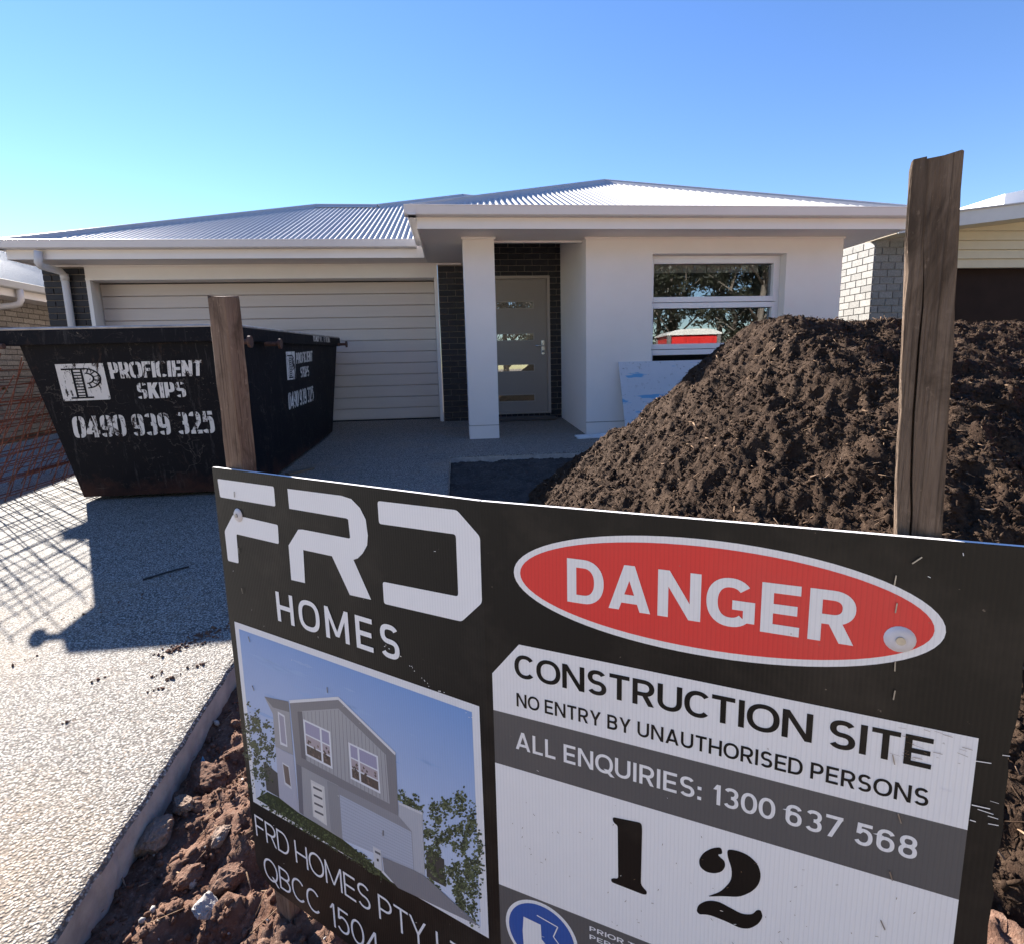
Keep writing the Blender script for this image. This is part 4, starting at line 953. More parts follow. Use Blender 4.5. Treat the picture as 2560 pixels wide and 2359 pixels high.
# ================================================================== CLAY CLODS IN THE VERGE
def on_soil(X, Y): return float(soil_h(np.array([X]), np.array([Y]))[0])
n = 26000; X = rng.uniform(4.16, 5.9, n); Y = rng.uniform(-8.6, -5.9, n); Z = soil_h(X, Y)
sz = 0.0018+0.009*rng.random(n)**4
V, T_ = lumps(np.stack([X, Y, Z+sz*.2], 1), sz, (1.2, 1, .75), 0.35); o = np_obj('clay_crumbs', V, T_, M['clay'], sv); tag(o, kind='stuff')
IC3 = bmesh.new(); bmesh.ops.create_icosphere(IC3, subdivisions=4, radius=1.0); I3V = np.array([v.co[:] for v in IC3.verts]); I3T = np.array([[v.index for v in f.verts] for f in IC3.faces]); IC3.free()
VV, TTs, off_ = [], [], 0
for i in range(230):
    r_ = 0.008+0.021*rng.random()**2; x_, y_ = rng.uniform(4.2, 5.5), rng.uniform(-8.5, -6.1)
    p_ = I3V*rng.uniform(.7, 1.25, 3); q_ = p_*1.6+rng.uniform(0, 50, 3)
    k_ = 1+0.55*(0.25-billow(q_[:, 0]+q_[:, 2]*.7, q_[:, 1]-q_[:, 2]*.6, 4, .6)); p_ = (p_*k_[:, None]) @ rand_rot(1)[0].T*r_
    p_[:, 2] *= .8; p_ = p_+np.array([x_, y_, soil_h(np.array([x_]), np.array([y_]))[0]+r_*.25]); VV.append(p_); TTs.append(I3T+off_); off_ += len(I3V)
o = np_obj('clay_lumps', np.concatenate(VV), np.concatenate(TTs), M['clay'], sv); tag(o, kind='stuff')
n = 260; X = rng.uniform(4.15, 5.4, n); Y = rng.uniform(-8.5, -6.2, n); Z = soil_h(X, Y); sz = 0.003+0.012*rng.random(n)**3
V, T_ = lumps(np.stack([X, Y, Z+sz*.4], 1), sz, (1.2, 1, .7), 0.3); o = np_obj('pebbles', V, T_, M['stone'], sv); tag(o, kind='stuff')
n = 900; X = rng.uniform(4.15, 5.8, n); Y = rng.uniform(-8.5, -6.0, n); Z = soil_h(X, Y)
V, Q_ = chips(np.stack([X, Y, Z+.006], 1), 0.02+.09*rng.random(n)**2, 0.0015+0.002*rng.random(n)); o = np_obj('dry_roots', V, Q_, M['chip'], sv); tag(o, kind='stuff')
def clod(px, py, r, mat, lab, sq=(1.2, 1, .7), seed=0, name='clay_clod', cat='clod'):
    bm = bmesh.new(); bmesh.ops.create_icosphere(bm, subdivisions=4, radius=1.0); rs = random.Random(seed)
    cuts = [Vector((rs.gauss(0, 1), rs.gauss(0, 1), rs.gauss(0, 1))).normalized() for _ in range(9)]; ds = [rs.uniform(.62, .9) for _ in cuts]
    for v in bm.verts:
        c = v.co.copy()
        for nn, dd in zip(cuts, ds):
            e = c.dot(nn)-dd
            if e > 0: c -= nn*e
        k_ = 1+0.16*float(fbm(np.array([c.x*2.5+seed*3]), np.array([c.y*2.5+c.z*2.1]), 4, .6)[0])+0.22*(.3-float(billow(np.array([c.x*5+seed+c.z*3]), np.array([c.y*5-c.z*4]), 3, .6)[0]))
        v.co = Vector((c.x*sq[0], c.y*sq[1], c.z*sq[2]))*r*k_
    me = bpy.data.meshes.new(name); bm.to_mesh(me); bm.free(); me.materials.append(mat); o = bpy.data.objects.new(name, me); link(o)
    p = onG(px, py, dz=-0.06); z = on_soil(p[0], p[1]); o.location = (p[0], p[1], z+r*sq[2]*.45); o.rotation_euler = (rs.uniform(-.3, .3), rs.uniform(-.3, .3), rs.uniform(0, 6))
    return tag(o, lab, cat)
clod(302, 1618, 0.047, M['rock'], 'angular pale brown clay lump wedged against the driveway edge', (1.25, .95, .75), 3)
clod(402, 1505, 0.050, M['clay'], 'flat red-brown clod beside the blue plastic scrap', (1.35, .9, .6), 5)
clod(360, 1560, 0.034, M['rock'], 'pale clay lump between the flat clod and the angular lump', (1.3, .8, .8), 8)
clod(442, 1700, 0.042, M['clay'], 'rough red clay clod left of the sign bottom corner', (1.1, 1, .75), 11)
clod(365, 1690, 0.030, M['clay'], 'small crusty clod below the angular pale lump', (1.2, 1, .7), 14)
clod(400, 1755, 0.026, M['stone'], 'small grey stone in the clay near the sign stake', (1.2, 1, .6), 17, 'grey_stone', 'stone')
clod(432, 1625, 0.030, M['rock'], 'pinkish pale clod right of the angular lump', (1.4, .8, .7), 21)
p = onG(372, 1478, dz=-0.03); o = MB().add([(0, 0, 0), (0.055, 0.01, 0), (0.02, 0.03, 0.065), (0, 0.003, 0), (0.055, 0.013, 0), (0.02, 0.033, 0.065)], [(0,1,2),(5,4,3),(0,3,4,1),(1,4,5,2),(2,5,3,0)]).build('plastic_scrap', M['blue'])
o.location = (p[0], p[1], on_soil(p[0], p[1])-.01); tag(o, 'blue plastic scrap sticking out of the soil at the slab edge', 'plastic scrap')
# crumbs of soil dropped on the slab
pts = []
for (px, py, n, sp) in ((375, 1258, 150, .13), (345, 1268, 50, .05), (400, 1240, 80, .1), (330, 1330, 14, .03), (190, 1330, 10, .02), (305, 1350, 10, .03), (310, 1320, 14, .03), (140, 1410, 8, .02), (395, 1300, 30, .05), (200, 1380, 4, .01), (60, 1290, 12, .05), (240, 1180, 30, .4)):
    c = onG(px, py)
    for _ in range(n):
        a = rng.normal(0, sp*.5); b_ = rng.normal(0, sp*.28); pts.append((c[0]+a*.9+b_*.3, c[1]+a*.55+b_))
pts = [q for q in pts if q[0] < 4.09 or q[1] > -5.0]
sz = 0.0014+0.0055*rng.random(len(pts))**3; P = np.array([(x, y, gz(y)+s_*.45) for (x, y), s_ in zip(pts, sz)])
V, T_ = lumps(P, sz, (1.1, 1, .75), .3); o = np_obj('soil_crumbs', V, T_, M['clay']); tag(o, 'scattered dark crumbs of soil dropped on the driveway', 'soil', kind='stuff')

# ================================================================== SIGN
A1, A2 = ray(415, 915), ray(2010, 1072)
U = np.array([.802, -.597, 0]); U /= np.linalg.norm(U)
t2, t1 = np.linalg.solve(np.stack([A2[:2], -A1[:2]], 1), 1.2*U[:2])
SP1 = CAM+t1*A1
FOLD, FA = 0.64, math.radians(7.2)
N1 = np.cross(U, [0, 0, 1.0]); U2 = np.array([math.cos(FA)*U[0]-math.sin(FA)*U[1], math.sin(FA)*U[0]+math.cos(FA)*U[1], 0]); N2 = np.cross(U2, [0, 0, 1.0])
KP = SP1+U*FOLD
sign = thing('construction_sign', 'large black and white printed builder sign board with red danger oval', 'sign', tuple(SP1))
ya = math.atan2(U[1], U[0]); sign.rotation_euler = (0, 0, ya)      # local x along the sign, local -y towards the viewer, z up
def loc(a, b, off=0.0):
    """sign surface: a along, b up from the top edge, off towards the viewer"""
    if a <= FOLD: return (a, -off, b)
    return (FOLD+(a-FOLD)*math.cos(FA)+off*math.sin(FA), (a-FOLD)*math.sin(FA)-off*math.cos(FA), b)
def s_ab(x, y):                                   # full-size photo pixel -> sign coordinates
    p = hit(x, y, N1, SP1, True); a = (p-SP1) @ U
    if a > FOLD: p = hit(x, y, N2, KP, True); a = FOLD+(p-KP) @ U2
    return (a, p[2]-SP1[2])
def crop(x0, y0, sc): return lambda x, y: s_ab(x0+x*sc, y0+y*sc)
cA, cB, cC, cD, cF = crop(520, 1150, .35892), crop(570, 1540, .43285), crop(1210, 1320, .62313), crop(1210, 1600, .67298), crop(1210, 2100, .29412)
SW, SH = 1.232, 0.94
def tri_fill(pts):                                # polygon split at the fold where needed is not required: shapes keep to one side
    return [tuple(range(len(pts)))]
def flat(name, ab, mat, off, parent=sign):
    return mobj(name, [loc(a, b, off) for a, b in ab], [tuple(range(len(ab)))], mat, parent)
# panel with real fluted thickness
def panel():
    TH = 0.006; mb = MB()
    rc = 0.025
    out = []
    top = [(0.0, 0.0), (FOLD, 0.0), (SW, 0.0)]
    rim_pts = [(0, -rc)]+[(rc-rc*math.cos(t), -rc+rc*math.sin(t)) for t in (0.5, 1.0)]
    rim_pts = [(0.0, 0.0), (FOLD, 0.0), (SW, 0.0)]
    yb_ = -0.10
    while yb_ > -0.86: rim_pts.append((SW+0.004*float(fbm(np.array([yb_*30]), np.array([3.3]), 3)[0]), yb_)); yb_ -= 0.02
    rim_pts += [(SW, -SH+.0), (FOLD, -SH), (0.05, -SH), (0.018, -SH+.012), (0.0, -SH+.04)]
    L_ = [p for p in rim_pts if p[0] <= FOLD]; 
    iF, iB = 1, rim_pts.index((FOLD, -SH))
    n = len(rim_pts)
    V = [loc(a, b, 0.0) for a, b in rim_pts]+[loc(a, b, -TH) for a, b in rim_pts]
    fL = [0, 1]+list(range(iB, n)); fR = list(range(1, iB+1))
    Fs = [tuple(fL[::-1]), tuple(fR[::-1]), tuple(i+n for i in fL), tuple(i+n for i in fR)]+[(i, (i+1) % n, (i+1) % n+n, i+n) for i in range(n)]
    return mb.add(V, Fs).build('panel', M['sg_black'], sign)
pn = panel()
ew = MB()
for a0, a1 in ((0.002, FOLD-.001), (FOLD+.001, SW-.002)):
    ew.add([loc(a0, 0.0006, 0.0), loc(a1, 0.0006, 0.0), loc(a1, 0.0006, -0.006), loc(a0, 0.0006, -0.006)], [(0,1,2,3)])
ew.build('cut_edge', M['sg_white'], pn)
bk = flat('panel_back', [(0.01, -0.01), (FOLD-.01, -0.01), (FOLD-.01, -SH+.05), (0.01, -SH+.05)], M['sg_white'], -0.0065); 
def rnd(pts, r, n=3):                             # round polygon corners
    out = []; m = len(pts)
    for i in range(m):
        p0, p1, p2 = map(np.array, (pts[i-1], pts[i], pts[(i+1) % m])); d1 = p0-p1; d2 = p2-p1; l1, l2 = np.linalg.norm(d1), np.linalg.norm(d2); rr = min(r, l1*.45, l2*.45)
        a = p1+d1/l1*rr; b = p1+d2/l2*rr
        for k_ in range(n+1):
            t = k_/n; out.append(tuple((1-t)**2*a+2*t*(1-t)*p1+t*t*b))
    return out
Wm, Bk = M['sg_white'], M['sg_black']
flat('logo_stroke', rnd([cA(*p) for p in ((67,128),(460,182),(472,320),(87,255))], .004), Wm, .0006)
flat('logo_stroke', rnd([cA(*p) for p in ((176,376),(488,448),(496,581),(200,512),(216,716),(141,697),(118,490))], .004), Wm, .0006)
Rp = [(555,197),(930,245),(1000,268),(1060,330),(1100,410),(1115,520),(1110,590),(1080,645),(1045,680),(1015,690),(1138,968),(990,935),(865,665),(665,622),(678,852),(582,830),(563,590),(630,480),(660,480),(985,542),(992,535),(978,410),(965,402),(568,335)]
flat('logo_stroke', [cA(*p) for p in Rp], Wm, .0006)
flat('logo_stroke', rnd([cA(*p) for p in ((1182,281),(1735,345),(1896,530),(1910,990),(1768,1120),(1228,996),(1218,842),(1745,946),(1728,514),(1193,440))], .005), Wm, .0006)
def stext(s, a0, a1, b0, b1, mat, t, ws=1.0, track=.12, off=0.0010, upto=None, e=2.25):
    tot = layout(upto, t, ws, track, e)[1] if upto else None
    letter_parts(s, lambda u, v, k: loc(a0+(a1-a0)*u, b0+(b1-b0)*v, off+k), mat, sign, False, t, ws, track, e, tot)
stext('HOMES', .1655, .474, -.284, -.2245, Wm, .15, 1.0, .26, e=2.6)
stext('FRD HOMES PTY LTD', .0135, .497, -.824, -.7705, Wm, .088, 1.0, .10, upto='FRD HOMES PTY', e=2.1)
stext('QBCC 1504', .029, .335, -.921, -.865, Wm, .088, 1.0, .12, upto='QBCC 150', e=2.1)
# danger oval
eL, eR, eT, eB = cC(120, 165), cC(1852, 420), cC(760, 60), cC(1300, 508)
ec, er = ((eL[0]+eR[0])/2, (eL[1]+eR[1])/2-.001), ((eR[0]-eL[0])/2, 0.073)
ell = lambda dx: [(ec[0]+(er[0]-dx)*math.cos(t), ec[1]+(er[1]-dx*.93)*math.sin(t)) for t in [2*math.pi*k_/72 for k_ in range(72)]]
flat('oval_border', ell(0), Wm, .0006); flat('oval', ell(.0095), M['sg_red'], .0009)
stext('DANGER', .7655, 1.0895, -.1255, -.0655, Wm, .19, 1.0, .13, .0013)
flat('text_panel', [(.694, -.201), (1.2045, -.205), (1.2045, -.312), (.651, -.312), (.651, -.254)], Wm, .0006)
flat('band', [(.651, -.3122), (1.2045, -.3122), (1.2045, -.3975), (.651, -.3975)], M['sg_grey'], .0006)
flat('number_panel', [(.651, -.3977), (1.2045, -.3977), (1.2045, -.6075), (.651, -.6075)], Wm, .0006)
flat('band', [(.651, -.6077), (1.2045, -.6077), (1.2045, -.74), (.651, -.74)], M['sg_grey'], .0006)
stext('CONSTRUCTION SITE', .6865, 1.168, -.2515, -.216, M['sg_ink'], .158, 1.0, .10)
stext('NO ENTRY BY UNAUTHORISED PERSONS', .6885, 1.169, -.2965, -.2755, M['sg_ink'], .150, 1.0, .13)
stext('ALL ENQUIRIES: 1300 637 568', .6855, 1.164, -.3645, -.3365, Wm, .150, 1.0, .13)
stext('PRIOR TO', .795, .872, -.6255, -.6175, Wm, .16, 1.0, .13)
stext('PERSONNEL', .795, .895, -.6395, -.6315, Wm, .16, 1.0, .13)
def D2(L): return [cD(*p) for p in L]
flat('stencil_digit', rnd(D2([(478,653),(586,675),(588,700),(583,905),(606,930),(604,941),(590,940),(475,895),(472,884),(480,880),(499,882),(497,685),(480,672)]), .006, 4), M['sg_ink'], .0010)
flat('stencil_digit', rnd(D2([(882,765),(848,768),(815,785),(798,812),(802,838),(825,857),(858,863),(885,855),(897,835),(893,815),(878,803),(868,792),(886,790)]), .01, 4), M['sg_ink'], .0010)
flat('stencil_digit', rnd(D2([(903,772),(905,800),(922,850),(918,890),(880,930),(825,949),(880,946),(950,950),(995,930),(1020,905),(1030,870),(1018,828),(985,796),(945,778)]), .008, 3), M['sg_ink'], .0010)
flat('stencil_digit', rnd(D2([(870,965),(825,963),(795,980),(790,1003),(800,1014),(835,1015),(900,1040),(950,1065),(985,1068),(1020,1050),(1036,1022),(1028,998),(1012,998),(998,1014),(960,1014),(915,990)]), .007, 3), M['sg_ink'], .0010)
# boot pictogram
cc = (.7195, -.6695); R0 = .0585
circ = lambda r: [(cc[0]+r*math.cos(t), cc[1]+r*math.sin(t)) for t in [2*math.pi*k_/48 for k_ in range(48)]]
flat('pictogram_ring', circ(R0), Wm, .0009); flat('pictogram', circ(R0-.0055), M['sg_blue'], .0012)
flat('boot', [(cc[0]+x, cc[1]+y) for x, y in ((-.028,.022),(.000,.020),(.001,-.005),(.018,-.022),(.020,-.030),(-.029,-.030),(-.030,-.004))], Wm, .0015)
bo = [(-.006,.034),(.027,.028),(.020,.008),(.040,-.014),(.042,-.030)]
mb = MB()
for p, q in zip(bo[:-1], bo[1:]):
    p, q = np.array(p)+cc, np.array(q)+cc; d = (q-p)/np.linalg.norm(q-p); nn = np.array([-d[1], d[0]])*.0009
    mb.add([loc(*v, .0015) for v in (p+nn, q+nn, q-nn, p-nn)], [(0,1,2,3)])
mb.build('boot_outline', Wm, sign, fixn=False)
# printed picture
pv, pf, pc = [], [], []
def pp(pts, col, lay, f=cB):
    i = len(pv); ab = [f(*p) if f else p for p in pts]
    for a, b in ab: pv.append(loc(a, b, .0006+.00012*lay))
    pf.append(tuple(range(i, i+len(ab)))); pc.append([col]*len(ab) if not isinstance(col, list) else col)
pp([(38,27),(1452,517),(1508,1856),(148,1068)], (.78,.76,.78), 0)
pp([(65,70),(1410,550),(1462,1788),(165,1048)], [(.25,.37,.66),(.20,.34,.66),(.64,.68,.80),(.62,.65,.76)], 1)
rs = random.Random(4)
for _ in range(26):                             # thin clouds
    x, y = rs.uniform(110, 1150), rs.uniform(0, 1); y = 100+(x-65)*.36+rs.uniform(20, 420); L = rs.uniform(60, 200); h_ = rs.uniform(4, 12)
    pp([(x, y), (x+L*.5, y+L*.20-h_), (x+L, y+L*.42), (x+L*.5, y+L*.24+h_)], (.32,.44,.70), 2)
def leaves(n, region, cols, lay, s0, s1):
    for _ in range(int(n*2.2)):
        x, y = region(); s_ = rs.uniform(s0, s1)*.62; k_ = rs.randint(5, 7); t0 = rs.uniform(0, 6)
        pp([(x+s_*rs.uniform(.5, 1.1)*math.cos(t0+6.28*i/k_), y+s_*rs.uniform(.5, 1.1)*math.sin(t0+6.28*i/k_)) for i in range(k_)], rs.choice(cols), lay+rs.random())
DG = [(.035,.045,.025), (.055,.070,.035), (.08,.09,.05), (.10,.12,.055), (.04,.05,.035)]
def blob(cx_, cy_, rx, ry, sl=0.35):
    cs = []
    while len(cs) < 13:
        u, v = rs.uniform(-1, 1), rs.uniform(-1, 1)
        if u*u+v*v < 1: cs.append((u*1.12, v*1.08, rs.uniform(.14, .34)))
    def f():
        u, v, q = rs.choice(cs); u += rs.gauss(0, q*.75); v += rs.gauss(0, q*.55)
        return cx_+u*rx, cy_+v*ry+u*rx*sl
    return f
pp([(205,835),(292,905),(302,1045),(225,1000)], (.10,.09,.085), 2)
for cx_, cy_, rx, ry, n_ in ((140,560,36,80,70),(160,680,55,90,110),(225,690,48,80,80),(185,800,70,120,150),(180,940,42,110,90)): leaves(n_, blob(cx_, cy_, rx, ry), DG, 3, 5, 14)
pp([(215,465),(355,497),(380,800),(277,748),(262,560)], (.36,.345,.36), 5)              # left wing
pp([(213,460),(352,488),(358,550),(262,522)], (.20,.19,.20), 5.2)
pp([(277,748),(380,803),(413,1132),(300,1045)], (.46,.45,.52), 5.1)
pp([(290,545),(330,570),(347,752),(305,735)], (.70,.69,.72), 5.4); pp([(297,560),(325,578),(340,738),(311,722)], (.36,.33,.40), 5.6)
pp([(316,838),(356,862),(371,995),(330,965)], (.66,.65,.68), 5.4); pp([(320,848),(352,868),(366,978),(335,955)], (.20,.15,.13), 5.6)
pp([(360,495),(640,470),(970,785),(988,1148),(640,975),(395,845)], (.24,.225,.235), 6)     # portal frame
pp([(355,480),(640,460),(972,783),(968,798),(640,478),(360,497)], (.72,.70,.72), 6.3)
pp([(405,545),(640,528),(915,795),(937,1078),(640,925),(428,812)], (.40,.385,.395), 6.5)
pp([(405,545),(432,545),(455,826),(428,812)], (.155,.145,.16), 6.6)
for i in range(22):
    u = i/21; x0, x1 = 440+(905-440)*u, 458+(925-458)*u; yt_ = 548-.08*(x0-405) if x0 < 640 else 530+(x0-640)*.96; yb2 = 822+(x1-428)*.50
    pp([(x0, yt_+4), (x0+3, yt_+6), (x1+3, yb2), (x1, yb2)], (.24,.23,.24), 6.8)
for Wn in ([(437,588),(594,662),(608,878),(452,797)], [(698,722),(868,802),(884,1020),(712,932)]):
    pp(Wn, (.74,.73,.76), 7)
    q = [np.array(p, float) for p in Wn]
    def wq(u, v): return tuple((q[0]*(1-u)+q[1]*u)*(1-v)+(q[3]*(1-u)+q[2]*u)*v)
    for (u0, u1) in ((.06, .60), (.67, .94)) if Wn[0][0] < 500 else ((.06, .30), (.36, .95)):
        for (v0, v1), col in zip(((.05, .38), (.42, .66), (.70, .94)), ((.36,.33,.45), (.44,.36,.38), (.13,.095,.08))):
            pp([wq(u0, v0), wq(u1, v0), wq(u1, v1), wq(u0, v1)], col, 7.3)
        for _ in range(16):
            u, v = rs.uniform(u0+.03, u1-.05), rs.uniform(.5, .9); s_ = .05; pp([wq(u, v-s_), wq(u+s_, v), wq(u, v+s_*.8), wq(u-.03, v)], rs.choice([(.14,.10,.08), (.22,.16,.13), (.10,.08,.07)]), 7.6)
pp([(428,862),(640,972),(662,1282),(440,1145)], (.37,.355,.365), 6)                       # entry
pp([(395,845),(428,862),(440,1145),(415,1128)], (.19,.18,.20), 6.1)
pp([(575,945),(640,975),(662,1282),(598,1235)], (.30,.29,.30), 6.2)
pp([(480,938),(560,980),(575,1205),(495,1150)], (.66,.63,.60), 6.4); pp([(488,958),(548,988),(558,1185),(502,1148)], (.74,.70,.66), 6.6)
for v in (0, 1, 2, 3): y_ = 975+v*46; x_ = 495+v*3.0; pp([(x_, y_), (x_+50, y_+24), (x_+51, y_+36), (x_+1, y_+12)], (.12,.11,.12), 6.8)
pp([(640,972),(988,1148),(1068,1240),(1078,1462),(662,1282)], (.30,.29,.31), 5.8)
pp([(648,1025),(1062,1240),(1075,1458),(665,1282)], (.45,.47,.55), 6.2)
for i in range(13):
    v = (i+.5)/13; a_, b_ = (648+17*v, 1025+257*v), (1062+13*v, 1240+218*v); pp([a_, b_, (b_[0], b_[1]+3), (a_[0], a_[1]+3)], (.34,.36,.44), 6.4)
pp([(988,1070),(1126,1132),(1140,1492),(1078,1462),(1065,1235),(988,1148)], (.46,.46,.50), 6)
pp([(988,1066),(1128,1128),(1126,1142),(988,1080)], (.62,.60,.62), 6.2)
pp([(165,1048),(230,1010),(300,1045),(413,1132),(662,1282),(850,1435),(985,1570),(960,1548)], (.05,.06,.028), 2.5)
leaves(420, lambda: (lambda t: (190+t*700, 1045+t*430+rs.uniform(-42, 38)))(rs.random()), DG+[(.13,.16,.07)], 8, 5, 13)
pp([(895,1385),(1078,1460),(1140,1495),(1460,1786),(985,1562),(905,1470)], (.24,.23,.245), 7)
pp([(840,1320),(886,1345),(895,1468),(850,1440)], (.62,.61,.63), 9.5); pp([(852,1345),(884,1362),(885,1376),(853,1358)], (.12,.12,.13), 9.7); pp([(862,1392),(874,1394),(876,1410),(864,1408)], (.06,.06,.06), 9.7)
pp([(1145,1340),(1250,1400),(1260,1560),(1150,1500)], (.07,.065,.06), 2)
for cx_, cy_, rx, ry, n_ in ((1000,1020,18,40,20),(1060,1060,50,45,60),(1165,1180,60,110,150),(1180,1330,50,110,110),(1330,1180,90,150,240),(1400,1330,55,190,240),(1320,1450,120,170,330),(1210,1490,80,70,130),(1380,1640,75,110,200)):
    leaves(n_, blob(cx_, cy_, rx, ry, .3), DG+[(.13,.15,.075), (.17,.19,.11)], 3.2, 6, 17)
me = bpy.data.meshes.new('printed_picture'); me.from_pydata(pv, [], pf); ca = me.color_attributes.new('Col', 'FLOAT_COLOR', 'CORNER')
ca.data.foreach_set('color', np.array([(*c, 1.0) for f in pc for c in f], np.float32).ravel())
me.materials.append(M['sg_print']); pic = link(bpy.data.objects.new('printed_picture', me), sign); pic['label'] = 'printed picture of a grey two-storey house on the sign'
# screws with plastic washers, staples
def screw(a, b, r=.0155):
    t = [2*math.pi*k_/20 for k_ in range(20)]; mb = MB()
    rings = [(r, .0012), (r*.8, .0038), (r*.45, .0045)]
    V = [loc(a+rr*math.cos(x), b+rr*math.sin(x), o_) for rr, o_ in rings for x in t]
    o = mb.add(V, [tuple(range(40, 60))]+[(k_*20+i, k_*20+(i+1) % 20, (k_+1)*20+(i+1) % 20, (k_+1)*20+i) for k_ in range(2) for i in range(20)]).build('washer', M['washer'], sign, True)
    MB().add([loc(a+r*.3*math.cos(x), b+r*.3*math.sin(x), o_) for o_ in (.004, .0062) for x in t], [tuple(range(20, 40))]+[(i, (i+1) % 20, (i+1) % 20+20, i+20) for i in range(20)]).build('screw_head', M['steel'], o)
screw(*cA(214, 380), .0135); screw(*cC(1667, 442), .0145)
def staple(a, b, ang, L=.011):
    d = (math.cos(ang)*L/2, math.sin(ang)*L/2); p, q = loc(a-d[0], b-d[1], .0022), loc(a+d[0], b+d[1], .0022)
    MB().bar(p, q, .0011, .0011, up=(0, -1, 0)).build('staple', M['steel'], sign)
for f, x, y, g_ in ((cA,190,235,1.5),(cA,222,625,1.6),(cA,245,905,1.7),(cA,292,1240,1.9),(cC,1735,125,.8),(cC,1648,205,1.5),(cC,1652,315,1.5),(cC,1647,548,1.6),(cD,1522,198,1.5),(cD,1520,437,1.8),(cD,1542,655,1.9),(cD,1510,868,1.9),(cD,1480,1050,2.0),(cB,150,410,2),(cB,578,420,1.55),(cB,900,1245,1.5)):
    staple(*f(x, y), g_)

sc_ = random.Random(5); mb = MB()
def dash(a, b, L, ang, w=.0007):
    d = np.array([math.cos(ang), math.sin(ang)])*L/2; nn = np.array([-d[1], d[0]])/np.linalg.norm(d)*w/2; p = np.array([a, b])
    mb.add([loc(*v, .0019) for v in (p-d+nn, p+d+nn, p+d-nn, p-d-nn)], [(0,1,2,3)])
for _ in range(10): dash(sc_.uniform(1.18, 1.228), sc_.uniform(-.30, -.205), sc_.uniform(.002, .016), sc_.uniform(-.15, .1), sc_.uniform(.0003, .0012))
for _ in range(30): t_ = sc_.random(); dash(.44+.17*t_+sc_.uniform(-.006, .006), -.262-.075*t_+sc_.uniform(-.004, .004), sc_.uniform(.001, .003), sc_.uniform(-1, 1), .0012)
for _ in range(60): dash(sc_.uniform(.02, 1.2), sc_.uniform(-.9, -.01), sc_.uniform(.0008, .004), sc_.uniform(-1.5, 1.5), .0007)
tag(mb.build('scuff_marks', M['sg_white'], sign, fixn=False), kind='stuff')
mb = MB()
for _ in range(24): dash(sc_.uniform(1.135, 1.20), sc_.uniform(-.245, -.206), sc_.uniform(.002, .012), sc_.uniform(-.25, .05), sc_.uniform(.0002, .0005))
for _ in range(60): dash(sc_.uniform(.66, 1.19), sc_.uniform(-.6, -.41), sc_.uniform(.0008, .004), sc_.uniform(-1.5, 1.5), .0006)
tag(mb.build('dirt_marks', M['chip'], sign, fixn=False), kind='stuff')

# ================================================================== STAKES
def stake(name, lab, mat, c_bot, c_top, w, d, yaw, top_slope, seed, notch):
    """squared post with worn arrises, a split running down the front face and a chipped top"""
    rs_ = np.random.default_rng(seed); n = 46; V = []; Fs = []
    h = np.linalg.norm(np.array(c_top)-np.array(c_bot))
    sec = [(-.5,-.5+.04),(-.5+.05,-.5),(-.18,-.5),(-.155,-.5),(-.13,-.5),(.15,-.5),(.5-.04,-.5),(.5,-.5+.05),(.5,.5-.03),(.5-.05,.5),(-.5+.05,.5),(-.5,.5-.05)]; m = len(sec)
    c, s_ = math.cos(yaw), math.sin(yaw)
    for i in range(n+1):
        t = i/n; z = h*t
        for j, (x, y) in enumerate(sec):
            wob = 0.0012*fbm(np.array([z*14+j*5.1]), np.array([seed+j*3.3]), 3)[0]
            xx, yy = x*w+wob, y*d+(wob if j in (0, 7, 8, 9, 10, 11) else 0.0)
            if 2 <= j <= 5: xx = x*w
            if j in (0, 1): e = max(0, fbm(np.array([z*24]), np.array([seed*2.7]), 3)[0]); xx += .004*e; yy += .002*e
            if j == 3:
                a_ = max(0.0, 1-abs(t-notch[0])/notch[1]) if notch else 0; yy += d*.22*min(1, a_*3); 
            if j in (2, 3, 4): xx += 0.006*fbm(np.array([z*5]), np.array([seed+9.0]), 3)[0]
            if j in (2, 4) and notch:
                a_ = max(0.0, 1-abs(t-notch[0])/notch[1]); k_ = -1 if j == 2 else 1; xx = (-.155*w+0.006*fbm(np.array([z*5]), np.array([seed+9.0]), 3)[0])+k_*(.0002+.0010*min(1, a_*2))
            zz = z+(top_slope*x*w if i == n else 0)+(0.0014*rs_.normal() if i == n else 0)
            V.append((xx*c-yy*s_+(c_top[0]-c_bot[0])*t, xx*s_+yy*c+(c_top[1]-c_bot[1])*t, zz))
    for i in range(n):
        for j in range(m): Fs.append((i*m+j, i*m+(j+1) % m, (i+1)*m+(j+1) % m, (i+1)*m+j))
    Fs += [tuple(range(m-1, -1, -1)), tuple(n*m+j for j in range(m))]
    o = MB().add(V, Fs).build(name, mat); o.location = tuple(c_bot); return tag(o, lab, 'stake', 'timber stakes holding the sign')
def behind(a, off):                                # point on the ground behind the sign
    x, y, _ = loc(a, 0, -off); c, s_ = math.cos(ya), math.sin(ya); return np.array([SP1[0]+x*c-y*s_, SP1[1]+x*s_+y*c])
bL = behind(0.060, 0.0075+.022); dL = np.linalg.norm
zl = hit(437, 583, N1, np.array([*bL, 0]))[2]
stake('timber_stake', 'brown hardwood stake behind the left end of the sign', M['wood_l'], (*bL, -0.62), (bL[0]-.009, bL[1]+.007, zl), 0.043, 0.036, ya+.16, -.05, 3, (0.55, .12))
bR = behind(1.146, 0.0075+.027)
zr = hit(1830, 305, N2, np.array([*bR, 0]))[2]
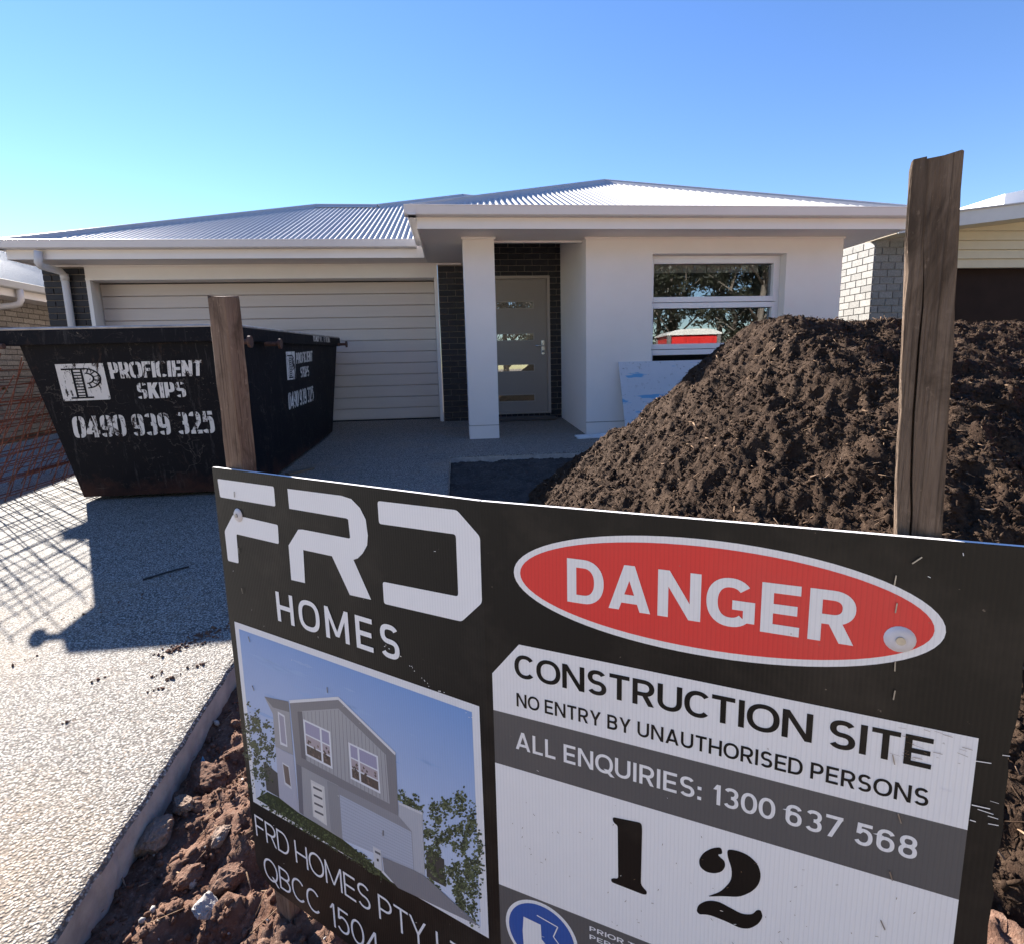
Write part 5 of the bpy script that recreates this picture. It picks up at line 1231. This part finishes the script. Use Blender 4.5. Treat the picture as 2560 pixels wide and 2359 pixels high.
stake('timber_stake', 'thick weathered grey-brown stake with a long split behind the right end of the sign', M['wood_r'], (bR[0]+U[0]*.044, bR[1]+U[1]*.044, -0.62), (bR[0]-U[0]*.015, bR[1]-U[1]*.015, zr-.006), 0.0415, 0.034, ya+FA-.22, .03, 11, (0.80, .15))

# ================================================================== ACROSS THE STREET (seen in the window panes)
def mirror(px, py, dist, yplane):
    d = ray(px, py); d = d/np.linalg.norm(d); p = CAM+d*dist; return np.array([p[0], 2*yplane-p[1], p[2]])
m_ = mirror(1344, 680, 13.6, YC+0.18)
tz = gz(max(m_[1], -11))-.20
toi = thing('portable_toilet', 'red portable toilet with cream roof reflected in the front window', 'portable toilet', (m_[0], m_[1], tz))
toi.rotation_euler = (0, 0, math.radians(8))
hw = 0.55
tb = box('cabin', (-hw, -hw, 0.0), (hw, hw, 1.96), M['red'], toi)
for sx in (-1, 1):
    for sy in (-1, 1): box('corner_post', (sx*hw-.04, sy*hw-.04, 0.0), (sx*hw+.04, sy*hw+.04, 1.97), M['tgrey'], toi)
for y_, k_ in ((hw, 1),):
    for x0_ in (-.42, -.12, .18): box('moulded_panel', (x0_, y_+.002, 1.72), (x0_+.24, y_+.022, 1.90), M['red'], toi)
    box('door', (-.40, y_+.003, 0.1), (.40, y_+.02, 1.66), M['red'], toi)
n = 8; V = []
for i in range(n+1):
    x = -hw-.06+(2*hw+.12)*i/n; z = 1.99+0.10*(1-((i/n-.5)*2)**4)
    V += [(x, -hw-.06, 1.96), (x, -hw-.06, z), (x, hw+.06, z), (x, hw+.06, 1.96)]
MB().add(V, [(i*4+j, i*4+(j+1) % 4, (i+1)*4+(j+1) % 4, (i+1)*4+j) for i in range(n) for j in range(4)]+[(0,1,2,3), (n*4+3, n*4+2, n*4+1, n*4)]).build('roof', M['cream'], toi)
# gum trees
def gum_meshes(seed):
    rs_ = random.Random(seed); tk = MB(); cl = []
    h = rs_.uniform(12, 16); lean = rs_.uniform(-.6, .6)
    pts = [Vector((lean*(k_/6)**2, rs_.uniform(-.12, .12)*k_, h*.78*k_/6)) for k_ in range(7)]
    tk.tube(pts, [0.24-.028*k_ for k_ in range(7)], 8)
    for _ in range(13):
        t = rs_.uniform(.28, 1); p = pts[min(6, int(t*6))]; a = rs_.uniform(0, 6.28); L = rs_.uniform(1.6, 3.6)*(1.2-.4*t)
        q = p+Vector((math.cos(a)*L*.5, math.sin(a)*L*.5, L*.45)); r = p+Vector((math.cos(a+.3)*L, math.sin(a+.3)*L, L*.85))
        tk.tube([p, q, r], [.075, .05, .02], 5); cl += [(q, .7), (r, 1.25), (r+Vector((rs_.uniform(-.8, .8), rs_.uniform(-.8, .8), rs_.uniform(-.2, .8))), 1.0)]
    rg = np.random.default_rng(seed); P = []
    for c, r in cl:
        n_ = 95; d = rg.normal(size=(n_, 3)); d /= np.linalg.norm(d, axis=1)[:, None]; P.append(np.array(c)+d*(r*rg.random((n_, 1))**.45)*np.array([1.1, 1.1, .65]))
    P = np.concatenate(P); n_ = len(P); Rm = rand_rot(n_); Q = np.array([(-.5,0,0),(0,-.16,0),(.5,0,0),(0,.16,0)])*0.36
    V = np.einsum('nij,kj->nki', Rm, Q)+P[:, None]
    return tk, V.reshape(-1, 3), np.arange(n_*4).reshape(-1, 4)
protos = []
for s_ in range(4):
    tk, V, Q_ = gum_meshes(30+s_)
    a = tk.build('trunk', M['bark'], smooth=True); b = np_obj('crown', V, Q_, M['leaf']); protos.append((a.data, b.data)); bpy.data.objects.remove(a); bpy.data.objects.remove(b)
rs = random.Random(12)
spots = []
for row, y_ in enumerate((-24, -29, -35)):
    for i in range(11): spots.append((-6+i*4.0+row*1.3+rs.uniform(-1.2, 1.2), y_+rs.uniform(-1.5, 1.5)))
for i, (x, y) in enumerate(spots):
    t = thing('gum_tree', 'tall gum tree of the roadside wood mirrored in the front window', 'tree', (x, y, gz(-11)-.21), 'gum trees mirrored in the window'); k_ = rs.uniform(.8, 1.15)
    t.scale = (k_, k_, k_); t.rotation_euler = (0, 0, rs.uniform(0, 6.28)); tm, cm = protos[i % 4]
    link(bpy.data.objects.new('trunk', tm), t); link(bpy.data.objects.new('crown', cm), t)
